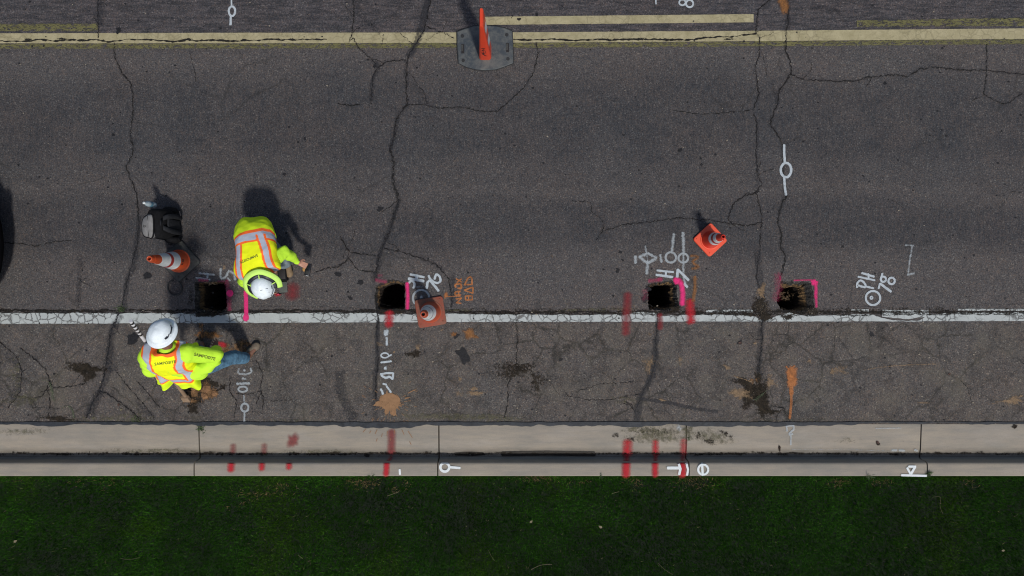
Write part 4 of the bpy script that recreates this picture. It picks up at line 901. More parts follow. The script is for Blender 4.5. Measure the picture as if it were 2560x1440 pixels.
M['ink'] = simple('ink', (.012, .010, .010), .6, .1, 40, 0)
M['panel_orange'] = dusty('panel_orange', (.62, .045, .012), (.5, .09, .04), .25, .45)
M['black_cloth'] = cloth('black_cloth', (.006, .006, .007), .9, .4, 25)
M['black_strap'] = cloth('black_webbing', (.016, .017, .020), .8, .3, 40)
M['grey_cloth'] = cloth('grey_cloth', (.20, .195, .19), .8, .2, 22)
M['vest'] = None
M['shirt'] = cloth('lime_shirt', (.50, .82, .045), .9, .07)
M['jeans'] = cloth('blue_jeans', (.085, .18, .27), .9, .4, 16)
M['jeans_grey'] = cloth('faded_jeans', (.16, .20, .22), .9, .25, 18)
M['boot'] = dusty('boot_leather', (.16, .105, .055), (.30, .22, .13), .5, .8, 16)
M['boot_dk'] = dusty('boot_leather_dark', (.11, .085, .06), (.22, .18, .13), .5, .8, 16)
M['skin_a'] = simple('skin_light', (.42, .21, .14), .55, .12, 30, .1, .001); M['skin_b'] = simple('skin_brown', (.17, .080, .050), .55, .12, 30, .1, .001)
M['hair'] = simple('dark_hair', (.010, .008, .008), .6, .3, 90, .5)
M['hat_white'] = simple('hat_white', (.74, .81, .84), .6, .10, 22, 0)
M['hat_dark'] = simple('hat_dark', (.012, .014, .024), .5, .2, 30, 0)
M['shade_lime'] = cloth('sunshade_lime', (.52, .80, .16), .8, .06)
M['glove'] = simple('tan_glove', (.36, .20, .06), .8, .3, 40, .3)
M['device'] = simple('device_black', (.010, .010, .013), .35, .3, 40, 0)
M['eye_white'] = simple('eye_white', (.6, .58, .55), .3, .05, 10, 0)
M['pole_white'] = dusty('pole_white', (.60, .60, .62), (.42, .38, .34), .5, .4, 12)
M['pole_dirty'] = dusty('pole_dirty', (.21, .13, .075), (.33, .25, .17), .6, .8, 14)
M['car_paint'] = simple('black_car_paint', (.002, .002, .0025), .6, .2, 3, 0, spec=.06)
M['car_glass'] = simple('car_glass', (.01, .012, .014), .08, .1, 3, 0); M['chrome'] = simple('chrome', (.5, .5, .5), .25, .05, 5, 0, metal=1)
def glassy(name, col, rough, alpha):
    t = NT(name); t.color(col); t.rough(rough); t.b.inputs['Alpha'].default_value = alpha; t.bump(t.noise(40, 2, .5), .4, .004); return t.m
M['bottle'] = glassy('clear_plastic', (.45, .55, .60), .15, .72); M['lid_clear'] = glassy('cloudy_lid', (.11, .12, .105), .2, .85); M['label_blue'] = simple('bottle_label', (.10, .22, .30), .4, .2, 30, 0)

# ------------------------------------------------------------------ traffic cones
def rounded_square(half, r, n=6):
    pts = []
    for k, (sx, sy_) in enumerate(((1, 1), (-1, 1), (-1, -1), (1, -1))):
        for i in range(n+1):
            a = math.pi/2*(k+i/n); pts.append((sx*(half-r)+r*math.cos(a), sy_*(half-r)+r*math.sin(a)))
    return pts
def prism(bm, loop, z0, z1, bev=.006):
    a = [bm.verts.new((x, y, z0)) for x, y in loop]; b = [bm.verts.new((x, y, z1-bev)) for x, y in loop]; s_ = 1-bev/.15
    c = [bm.verts.new((x*s_, y*s_, z1)) for x, y in loop]; n = len(loop)
    for i in range(n):
        j = (i+1) % n; bm.faces.new((a[i], a[j], b[j], b[i])); bm.faces.new((b[i], b[j], c[j], c[i]))
    bm.faces.new(c); bm.faces.new(a[::-1])
def cone(px, py, rz, half, Ht, rb, rt, bands, mats, label, flange=None, notch=None, rim=False):
    c = P(px, py, 0); root = thing('traffic_cone', c, label, 'traffic cone', 'traffic cones around the pits', rz)
    W = root.matrix_basis
    def put(name, bm, mat, sm=True):
        bmesh.ops.transform(bm, matrix=Matrix.Translation(c) @ Matrix.Rotation(rz, 4, 'Z'), verts=bm.verts)
        o = bm_obj(name, bm, mat, root); smooth_by_angle(o, 35) if sm else None; return o
    bm = bmesh.new(); prism(bm, rounded_square(half, half*.2), .002, .030)
    ring = rb*1.22; lathe(bm, [(ring, .028), (ring*.97, .037), (rb*.9, .040)], 40)
    for sx in (-1, 1):
        for sy_ in (-1, 1): bmesh.ops.create_cone(bm, cap_ends=True, segments=12, radius1=half*.07, radius2=half*.06, depth=.008, matrix=Matrix.Translation((sx*half*.78, sy_*half*.78, .032)))
    put('base', bm, mats['base'])
    if rim:
        bm = bmesh.new(); lp = rounded_square(half+.002, half*.2); add_tube(bm, [(x, y, .020) for x, y in lp], .006, 6, closed=True); put('base_edge', bm, M['rubber'])
    def rr(z): return rb+(rt-rb)*(z-.04)/(Ht-.04)
    zt = Ht
    prof = [(rb*1.10, .034), (rb*1.02, .045), (rb, .06)]+[(rr(z), z) for z in np.linspace(.08, Ht-.012, 16)]+[(rr(Ht)*1.0, Ht-.004), (rt*.80, Ht), (rt*.62, Ht-.004), (rt*.60, Ht-.05), (rt*.62+.01, Ht-.14), (rt*.5, Ht-.16)]
    bm = bmesh.new(); lathe(bm, prof, 56)
    if flange: lathe(bm, [(flange, .036), (flange, .046), (flange*.96, .050), (rb, .050)], 56)
    body = put('body', bm, mats['body'])
    bm = bmesh.new(); lathe(bm, [(rt*.6, Ht-.045), (.0005, Ht-.045)], 24); put('top_opening', bm, M['ink'])
    if notch:
        bm = bmesh.new(); lathe(bm, [(rr(Ht-.06)+.004, Ht-.065), (rr(Ht-.06)+.007, Ht-.06), (rr(Ht-.055)+.004, Ht-.052)], 40); put('grip_ring', bm, mats['body'])
    for z0, z1, mk in bands:
        bm = bmesh.new(); n = 5; lathe(bm, [(rr(z0)+.0005, z0-.001)]+[(rr(z0+(z1-z0)*k/n)+.0022, z0+(z1-z0)*k/n) for k in range(n+1)]+[(rr(z1)+.0005, z1+.001)], 56); put('reflective_band' if mk == 'band_white' else 'coloured_band', bm, M[mk])
    return root, body
def bvh(objs):
    vs = []; fs = []
    for o in objs:
        mw = Matrix.Identity(4); q = o
        while q is not None: mw = q.matrix_basis @ (mw if q is o else mw) if False else mw; q = q.parent
        b = len(vs); W = world(o); vs += [W @ v.co for v in o.data.vertices]; fs += [[i+b for i in p.vertices] for p in o.data.polygons]
    return BVHTree.FromPolygons(vs, fs)
def world(o):
    m = o.matrix_basis.copy(); q = o.parent
    while q is not None: m = q.matrix_basis @ m; q = q.parent
    return m
def text_on(targets, txt, px, py, z, ang, size, parent, mat, name='lettering', sx=1.0, cast=None, bold=.0, offs=.006):
    """lettering as thin geometry laid on a surface; cast = direction in which it is pressed on"""
    cu = bpy.data.curves.new('t', 'FONT'); cu.body = txt; cu.size = size; cu.align_x = 'CENTER'; cu.align_y = 'CENTER'; cu.offset = bold; cu.resolution_u = 2
    ob = bpy.data.objects.new('t', cu); me = bpy.data.meshes.new_from_object(ob); bpy.data.objects.remove(ob)
    bm = bmesh.new(); bm.from_mesh(me)
    for _ in range(2):
        es = [e for e in bm.edges if e.calc_length() > size*.14]
        if es: bmesh.ops.subdivide_edges(bm, edges=es, cuts=1)
    bmesh.ops.triangulate(bm, faces=bm.faces)
    tree = bvh(targets); c = P(px, py, z); cdir = (cast or (c-cam.location)).normalized()
    Rz = Matrix.Rotation(R(ang), 3, 'Z'); q = Vector((0, 0, -1)).rotation_difference(cdir).to_matrix()
    for v in bm.verts:
        p = c+q@(Rz@Vector((v.co.x*sx, v.co.y, 0))); h = tree.ray_cast(p-cdir*.6, cdir)
        v.co = (h[0]-cdir*offs) if h[0] is not None else p
    bm.to_mesh(me); bm.free(); me.materials.clear(); me.materials.append(mat)
    return link(bpy.data.objects.new(name, me), parent)
def strokes_on(targets, strokes, wd, parent, mat, name='lettering', offs=.0025):
    tree = bvh(targets); bm = bmesh.new(); cp = cam.location
    for pts in strokes:
        dn = []
        for a, b in zip(pts[:-1], pts[1:]): n = max(1, int(math.dist(a, b)/.8)); dn += [(a[0]+(b[0]-a[0])*q/n, a[1]+(b[1]-a[1])*q/n) for q in range(n)]
        dn.append(pts[-1]); prev = None
        for i, p in enumerate(dn):
            a = dn[max(i-1, 0)]; b = dn[min(i+1, len(dn)-1)]; d = Vector((b[0]-a[0], b[1]-a[1])).normalized(); nn = Vector((-d.y, d.x))*wd/2
            row = []
            for s_ in (-1, 1):
                g = P(p[0]+nn.x*s_, p[1]+nn.y*s_, 0); dr = (g-cp).normalized(); h = tree.ray_cast(cp, dr)
                row.append(bm.verts.new((h[0]-dr*offs) if h[0] is not None else g))
            if prev: bm.faces.new((prev[0], prev[1], row[1], row[0]))
            prev = row
    return bm_obj(name, bm, mat, parent, recalc=False)
c1, b1 = cone(451, 653, R(42), .178, .71, .125, .030, [(.20, .325, 'band_white'), (.325, .375, 'band_red'), (.375, .53, 'band_white')], {'base': M['rubber_dust'], 'body': M['cone_orange']}, 'tall orange cone on a dusty black rubber base beside the backpack', flange=.137, notch=True, rim=True)
strokes_on([b1], [[(449,648),(451,652),(450,657)],[(453,653),(450,651)],[(456,648),(459,650),(456,653),(459,655)],[(456,657),(458,659)],[(448,664),(444,666)],[(443,667),(442,668)],[(453,662),(457,661)]], 1.9, b1, M['ink'])
c2, b2 = cone(1077, 780, R(9), .170, .71, .118, .032, [(.25, .39, 'band_white'), (.39, .402, 'rubber_dust'), (.41, .60, 'band_white')], {'base': M['cone_base_dull'], 'body': M['cone_dull']}, 'dull orange cone with a dusty square base standing on the white line')
c3, b3 = cone(1774, 600, R(43), .148, .54, .098, .024, [(.21, .275, 'band_white'), (.275, .325, 'band_red'), (.325, .395, 'band_white')], {'base': M['cone_bright'], 'body': M['cone_bright_dk']}, 'small bright orange cone turned corner-up, right of the sprayed arrow')

# ------------------------------------------------------------------ tapered channelizer on the centre line
root = thing('traffic_channelizer', P(1213, 118, 0), 'upright orange striped channelizer on a wide blue-grey rubber base at the centre line', 'channelizer')
outl = [(1142,81),(1160,74),(1184,67),(1213,65),(1242,67),(1264,72),(1281,79),(1283,120),(1284,160),(1262,169),(1240,176),(1213,178),(1190,176),(1166,170),(1146,160),(1143,120)]
cx, cy = 1213, 120; bm = bmesh.new()
def lp(z, s_): return [bm.verts.new(P(cx+(x-cx)*s_, cy+(y-cy)*s_, 0)+Vector((0, 0, z))) for x, y in outl]
l0 = lp(.003, .985); l1 = lp(.028, .985); l2 = lp(.036, .955); n = len(outl)
for i in range(n):
    j = (i+1) % n; bm.faces.new((l0[i], l0[j], l1[j], l1[i])); bm.faces.new((l1[i], l1[j], l2[j], l2[i]))
bm.faces.new(l2); bm.faces.new(l0[::-1])
base = bm_obj('base', bm, M['rubber_blue'], root); smooth_by_angle(base, 30)
bm = bmesh.new(); add_tube(bm, [P(x, y, 0)+Vector((0, 0, .020)) for x, y in [(cx+(x-cx)*.992, cy+(y-cy)*.992) for x, y in outl]], .007, 6, closed=True); bm_obj('base_edge', bm, M['rubber'], root)
for px, py in ((1156, 90), (1158, 151), (1267, 87), (1270, 147)):
    bm = bmesh.new(); bmesh.ops.create_cone(bm, cap_ends=True, segments=18, radius1=.021, radius2=.019, depth=.008, matrix=Matrix.Translation(P(px, py, .036)+Vector((0, 0, .002)))); bm_obj('stud', bm, M['rubber'], root)
for px, py in ((1157, 122), (1269, 119)):
    bm = bmesh.new(); add_box(bm, P(px, py, .036)+Vector((0, 0, 0)), (.036, .112, .004), 0, .0015); s_ = bm_obj('slot', bm, M['ink'], root)
    bm = bmesh.new(); add_box(bm, P(px-1.5, py-2, .037)+Vector((0, 0, .002)), (.018, .075, .006), 0, .001); bm_obj('grip', bm, M['rubber_dust'], s_)
xc = P(1213, 0, .03).x; ya = P(0, 150.5, .03).y; yb = ya+.20; zt = 1.07
def hw(z): return .074+(.020-.074)*min(1, (z-.03)/(zt-.03))
def section(z, g=0): 
    w_ = hw(z)+g; r_ = min(.035, w_*.55); pts = []; y0, y1 = ya-g, yb+g
    for k, (sx, yy) in enumerate(((1, y1), (-1, y1), (-1, y0), (1, y0))):
        for i in range(6):
            a = math.pi/2*(k+i/5); ox = sx*(w_-r_); oy = (yy-r_ if yy > (y0+y1)/2 else yy+r_); pts.append((xc+ox+r_*math.cos(a), oy+r_*math.sin(a), z))
    return pts
bm = bmesh.new(); rings = [[bm.verts.new(p) for p in section(z)] for z in list(np.linspace(.03, zt-.02, 14))]
top = [bm.verts.new((xc+(x-xc)*.7, (ya+yb)/2+(y-(ya+yb)/2)*.95, zt)) for x, y, z in section(zt-.02)]; rings.append(top)
for a, b in zip(rings[:-1], rings[1:]):
    for i in range(24): bm.faces.new((a[i], a[(i+1) % 24], b[(i+1) % 24], b[i]))
bm.faces.new(top)
panel = bm_obj('panel', bm, M['panel_orange'], root); smooth_by_angle(panel, 50)
def stripes():
    t = NT('barricade_sheeting'); X, Y, Z_ = t.sep(); s_ = t.math('ADD', t.math('MULTIPLY', Z_, 1.0), t.math('MULTIPLY', Y, 1.0))
    f = t.math('FRACT', t.math('MULTIPLY', s_, 2.7)); m_ = t.math('GREATER_THAN', f, .5)
    t.color(t.mix(m_, (.55, .055, .025), t.mix(t.noise(20, 3, .6), (.62, .62, .66), (.44, .44, .47)))); t.rough(.35); return t.m
M['stripes'] = stripes()
for sx in (-1, 1):
    bm = bmesh.new(); g = []
    for z in np.linspace(.20, .97, 12): g.append([bm.verts.new((xc+sx*(hw(z)+.0025), y, z)) for y in np.linspace(ya+.036, yb-.036, 5)])
    for a, b in zip(g[:-1], g[1:]):
        for i in range(4): bm.faces.new((a[i], a[i+1], b[i+1], b[i]))
    bm_obj('reflective_sheet', bm, M['stripes'], panel)
strokes_on([panel], [[(1203.5,121.5),(1213,122)],[(1208,122),(1208,126)],[(1204,127),(1212,125)],[(1205,129),(1205,134),(1213,133),(1213,127)],[(1208,128),(1209,136)],[(1206,136),(1212,137)],[(1210,138),(1216,140)]], 1.5, panel, M['ink'])

# ------------------------------------------------------------------ cloth / body helpers
def union(prims, voxel, name='b', smooth=2):
    bm = bmesh.new()
    for p in prims:
        if p[0] == 'cap':
            _, a, b, ra, rb_ = p; a = Vector(a); b = Vector(b); d = b-a; L = d.length
            q = Vector((0, 0, 1)).rotation_difference(d.normalized()).to_matrix().to_4x4() if L > 1e-6 else Matrix.Identity(4)
            if L > 1e-5: bmesh.ops.create_cone(bm, cap_ends=True, segments=20, radius1=ra, radius2=rb_, depth=L, matrix=Matrix.Translation((a+b)/2) @ q)
            bmesh.ops.create_uvsphere(bm, u_segments=20, v_segments=12, radius=ra, matrix=Matrix.Translation(a)); bmesh.ops.create_uvsphere(bm, u_segments=20, v_segments=12, radius=rb_, matrix=Matrix.Translation(b))
        elif p[0] == 'ell':
            _, c, r_, rot = p; m4 = Matrix.Translation(Vector(c)) @ (rot.to_4x4() if rot is not None else Matrix.Identity(4)) @ Matrix.Diagonal((*r_, 1))
            bmesh.ops.create_uvsphere(bm, u_segments=28, v_segments=18, radius=1, matrix=m4)
    me = bpy.data.meshes.new('tmp'); bm.to_mesh(me); bm.free(); o = bpy.data.objects.new('tmp', me); C.objects.link(o)
    m = o.modifiers.new('r', 'REMESH'); m.mode = 'VOXEL'; m.voxel_size = voxel; m.adaptivity = 0
    if smooth: s_ = o.modifiers.new('s', 'SMOOTH'); s_.iterations = smooth; s_.factor = .6
    dg = bpy.context.evaluated_depsgraph_get(); me2 = bpy.data.meshes.new_from_object(o.evaluated_get(dg)); bpy.data.objects.remove(o); bpy.data.meshes.remove(me); return me2
def wrinkle(me, amp, freq, seed=0, stretch=None, amp2=.0, freq2=30):
    n = len(me.vertices); co = np.empty(n*3); me.vertices.foreach_get('co', co); co = co.reshape(-1, 3); no = np.empty(n*3); me.vertices.foreach_get('normal', no); no = no.reshape(-1, 3)
    for i in range(n):
        p = Vector(co[i]); q = p.copy()
        if stretch is not None: a = q.dot(stretch); q = q-stretch*a*.75
        v = 1-abs(noise.noise(q*freq+Vector((seed, 0, 0))))*2.4
        v += .5*noise.noise(q*freq*2.3+Vector((0, seed, 0)))
        co[i] += no[i]*(amp*v+(amp2*noise.noise(p*freq2) if amp2 else 0))
    me.vertices.foreach_set('co', co.reshape(-1)); me.update(); me.shade_smooth()
def me_obj(name, me, mat, parent): me.materials.clear(); me.materials.append(mat); me.shade_smooth(); return link(bpy.data.objects.new(name, me), parent)
def loft(rings, nu=120, sub=26, expo=2.5, colfn=None, wr=.006, seed=0, fold=None):
    """rings: dicts c, r(ight unit), hw, hd ; returns mesh with colour attribute from colfn(x, s, back)"""
    ks = len(rings); A = np.array([[*r_['c'], *r_['r'], r_['hw'], r_['hd'], r_.get('bk', 1)] for r_ in rings]); T = np.array(catmull([a for a in A], sub)); n = len(T)
    L = [0]
    for i in range(1, n): L.append(L[-1]+np.linalg.norm(T[i, :3]-T[i-1, :3]))
    v = []; cols = []; faces = []
    for i in range(n):
        c = Vector(T[i, :3]); t_ = Vector(T[min(i+1, n-1), :3]-T[max(i-1, 0), :3]).normalized(); r_ = Vector(T[i, 3:6]); r_ = (r_-t_*r_.dot(t_)).normalized(); d = r_.cross(t_).normalized()
        for k in range(nu):
            u = 2*math.pi*k/nu; cu, su = math.cos(u), math.sin(u); x = math.copysign(abs(cu)**(2/expo), cu)*T[i, 6]; y = math.copysign(abs(su)**(2/expo), su)*T[i, 7]
            p = c+r_*x+d*y; nn = (r_*x/max(T[i, 6], .01)**2+d*y/max(T[i, 7], .01)**2).normalized()
            s_ = L[i]/L[-1]; a = wr*(1-2.2*abs(noise.noise(Vector((p.x*6, p.y*6, p.z*6+seed)))))+wr*.5*noise.noise(p*17)
            if fold: a += fold(x, s_, u, p)
            v.append(p+nn*a); cols.append(colfn(x, s_, su, p) if colfn else (1, 1, 1))
    for i in range(n-1):
        for k in range(nu): faces.append((i*nu+k, i*nu+(k+1) % nu, (i+1)*nu+(k+1) % nu, (i+1)*nu+k))
    me = bpy.data.meshes.new('loft'); me.from_pydata([tuple(q) for q in v], [], faces); me.update()
    if colfn:
        ca = me.color_attributes.new('cloth', 'FLOAT_COLOR', 'POINT'); ca.data.foreach_set('color', np.c_[np.array(cols), np.ones(len(cols))].reshape(-1).astype(np.float32))
    me.shade_smooth(); return me
t = NT('hi_vis_vest'); t.color(t.mix(t.ramp(t.noise(6, 5, .7), [(.48, 0), (.70, .28)]), t.attr('cloth', 'Color'), t.mix(1.0, t.attr('cloth', 'Color'), (.62, .58, .7), 'MULTIPLY'))); t.rough(.8); t.b.inputs['Specular IOR Level'].default_value = .2; t.bump(t.noise(260, 2, .5), .2, .001); M['vest'] = t.m
YEL = (.84, .90, .012); YG = (.66, .88, .02); ORG = (.95, .16, .03); SIL = (.42, .46, .53); SIL2 = (.36, .38, .44)
def basis(U, F):
    U = Vector(U).normalized(); F = Vector(F); F = (F-U*F.dot(U)).normalized(); Rt = F.cross(U).normalized()
    return Matrix((Rt, F, U)).transposed()      # columns: right, forward, up
def head_prims(c, B):
    def q(x, y, z): return c+B@Vector((x, y, z))
    return [('ell', q(0, -.005, .025), (.077, .096, .100), B), ('ell', q(0, .030, -.045), (.058, .062, .070), B), ('ell', q(0, .062, -.092), (.026, .024, .022), B), ('cap', q(0, .090, .012), q(0, .108, -.028), .009, .014),
            ('ell', q(0, .082, -.062), (.026, .014, .009), B), ('ell', q(.080, -.005, -.012), (.010, .020, .032), B), ('ell', q(-.080, -.005, -.012), (.010, .020, .032), B), ('ell', q(.034, .084, .028), (.022, .010, .008), B), ('ell', q(-.034, .084, .028), (.022, .010, .008), B)]
def eyes(c, B, body):
    for s_ in (-1, 1):
        bm = bmesh.new(); bmesh.ops.create_uvsphere(bm, u_segments=14, v_segments=10, radius=.0125, matrix=Matrix.Translation(c+B@Vector((s_*.032, .083, .010)))); e = bm_obj('eye', bm, M['eye_white'], body, True)
        bm = bmesh.new(); bmesh.ops.create_uvsphere(bm, u_segments=10, v_segments=8, radius=.0065, matrix=Matrix.Translation(c+B@Vector((s_*.032, .0905, .010)))); bm_obj('iris', bm, M['hair'], e, True)
def hand_prims(w, d, palm_n, side, curl=.5, sc=1.0, thumb_out=.8):
    """w wrist point, d direction to the fingers, palm_n palm normal, side=+1 thumb on the (d x n) side"""
    d = Vector(d).normalized(); nrm = Vector(palm_n); nrm = (nrm-d*nrm.dot(d)).normalized(); s_ = d.cross(nrm)*side; out = []
    for k, o_ in enumerate((.030, .010, -.010, -.029)): out.append(('cap', w+s_*o_*.7*sc+d*.012*sc, w+s_*o_*sc+d*.085*sc, .014*sc, .0115*sc))
    out.append(('ell', w+d*.045*sc, (.034*sc, .034*sc, .015*sc), Matrix((s_, d, nrm)).transposed()))
    for k, (o_, L) in enumerate(((.030, .068), (.010, .077), (-.010, .071), (-.030, .055))):
        p = w+s_*o_*sc+d*.088*sc; a = curl*.6+.08*k; dd = d
        for seg, fr in enumerate((.45, .31, .24)):
            ax = a*(.7 if seg == 0 else 1.0); dd = (dd*math.cos(ax)+nrm*math.sin(ax)).normalized(); nr = (nrm-dd*nrm.dot(dd)); q = p+(dd+s_*.06*(1.5-k))*L*fr*sc
            out.append(('cap', p, q, (.0095-.0008*seg)*sc, (.0088-.0008*seg)*sc)); p = q
    p = w+s_*.026*sc+d*.022*sc; q = p+(s_*thumb_out+d*.6+nrm*.35).normalized()*.042*sc; r_ = q+(s_*.2+d*.9+nrm*(.3+curl*.4)).normalized()*.034*sc
    out += [('cap', p, q, .0135*sc, .0105*sc), ('cap', q, r_, .0105*sc, .0085*sc)]
    return out
def hard_hat(c, B, parent, brim_r=(.148, .165), dome=(.112, .128, .112), ridge=True, full=True, vents=True):
    def q(x, y, z): return c+B@Vector((x, y, z))
    bm = bmesh.new(); nu = 64; nv = 20; rows = []
    for j in range(nv+1):
        ph = math.pi/2*j/nv; row = []
        for k in range(nu):
            u = 2*math.pi*k/nu; cr = math.cos(ph)**.85; x = dome[0]*cr*math.cos(u); y = dome[1]*cr*math.sin(u); z = dome[2]*math.sin(ph)
            if ridge: z += .007*math.exp(-(x/.022)**2)*math.cos(ph)**.3*min(1, j/5)
            row.append(bm.verts.new(q(x, y, z)))
        rows.append(row)
    for a, b in zip(rows[:-1], rows[1:]):
        for k in range(nu): bm.faces.new((a[k], a[(k+1) % nu], b[(k+1) % nu], b[k]))
    prof = [(1, 0, .0), (1.10, .35, -.004), (1.0, .75, -.012), (1.0, 1.0, -.017), (1, 1.0, -.024), (1, .7, -.018)]
    prev = rows[0]
    for _, f, z in prof[1:]:
        row = []
        for k in range(nu):
            u = 2*math.pi*k/nu; ex = 1.0 if full else (.35+.65*max(0, math.sin(u))**1.5)
            rx = dome[0]+(brim_r[0]-dome[0])*f*ex; ry = dome[1]+(brim_r[1]-dome[1])*f*ex; row.append(bm.verts.new(q(rx*math.cos(u), ry*math.sin(u), z)))
        for k in range(nu): bm.faces.new((prev[k], row[k], row[(k+1) % nu], prev[(k+1) % nu]))
        prev = row
    bmesh.ops.remove_doubles(bm, verts=bm.verts, dist=.0002)
    h = bm_obj('hard_hat', bm, M['hat_white'], parent, True)
    if vents:
        for s_, y0 in ((1, -.02), (1, .05), (-1, -.02), (-1, .05)):
            pts = []
            for k in range(7):
                y = y0+(k-3)*.006*(2.0 if y0 > 0 else 1); a = math.acos(min(1, abs(y)/dome[1])); ph = .30+.02*k
                x = s_*math.sqrt(max(0, 1-(y/dome[1])**2/math.cos(ph)**1.7))*dome[0]*math.cos(ph)**.85; pts.append(q(x*1.01, y, dome[2]*math.sin(ph)*1.01))
            bm2 = bmesh.new(); add_tube(bm2, pts, .0055, 8); bm_obj('vent', bm2, M['hat_dark'], h)
    return h
def boot(heel, toe, parent, mat, tilt=0):
    heel = Vector(heel); toe = Vector(toe); d = (toe-heel); L = d.length; d.normalize(); s_ = Vector((-d.y, d.x, 0)).normalized(); up = Vector((0, 0, 1))
    Bm = Matrix((s_, d, up)).transposed()
    me = union([('ell', heel+d*.04+up*.05, (.038, .05, .048), Bm), ('cap', heel+d*.05+up*.06, heel+d*.045+up*.17, .042, .046), ('cap', heel+d*.06+up*.05, toe-d*.06+up*.038, .040, .040), ('ell', toe-d*.055+up*.040, (.048, .060, .036), Bm), ('ell', heel+d*L*.5+up*.05, (.042, .09, .038), Bm)], .006)
    wrinkle(me, .0015, 22); o = me_obj('boot', me, mat, parent)
    bm = bmesh.new(); n = 28; a = []
    for k in range(n):
        u = 2*math.pi*k/n; f = math.sin(u); w_ = .045 if f > 0 else .038; a.append((math.cos(u)*w_*(1-.1*(f < 0)), f*(L/2)+L/2))
    lo = [bm.verts.new(heel+s_*x+d*y+up*.002) for x, y in a]; hi = [bm.verts.new(heel+s_*x+d*y+up*.024) for x, y in a]
    for k in range(n): bm.faces.new((lo[k], lo[(k+1) % n], hi[(k+1) % n], hi[k]))
    bm.faces.new(hi); bm.faces.new(lo[::-1]); bm_obj('sole', bm, M['rubber'], o); return o
def decal_cols(c, cdark, p, f=9, th=.25):
    return c

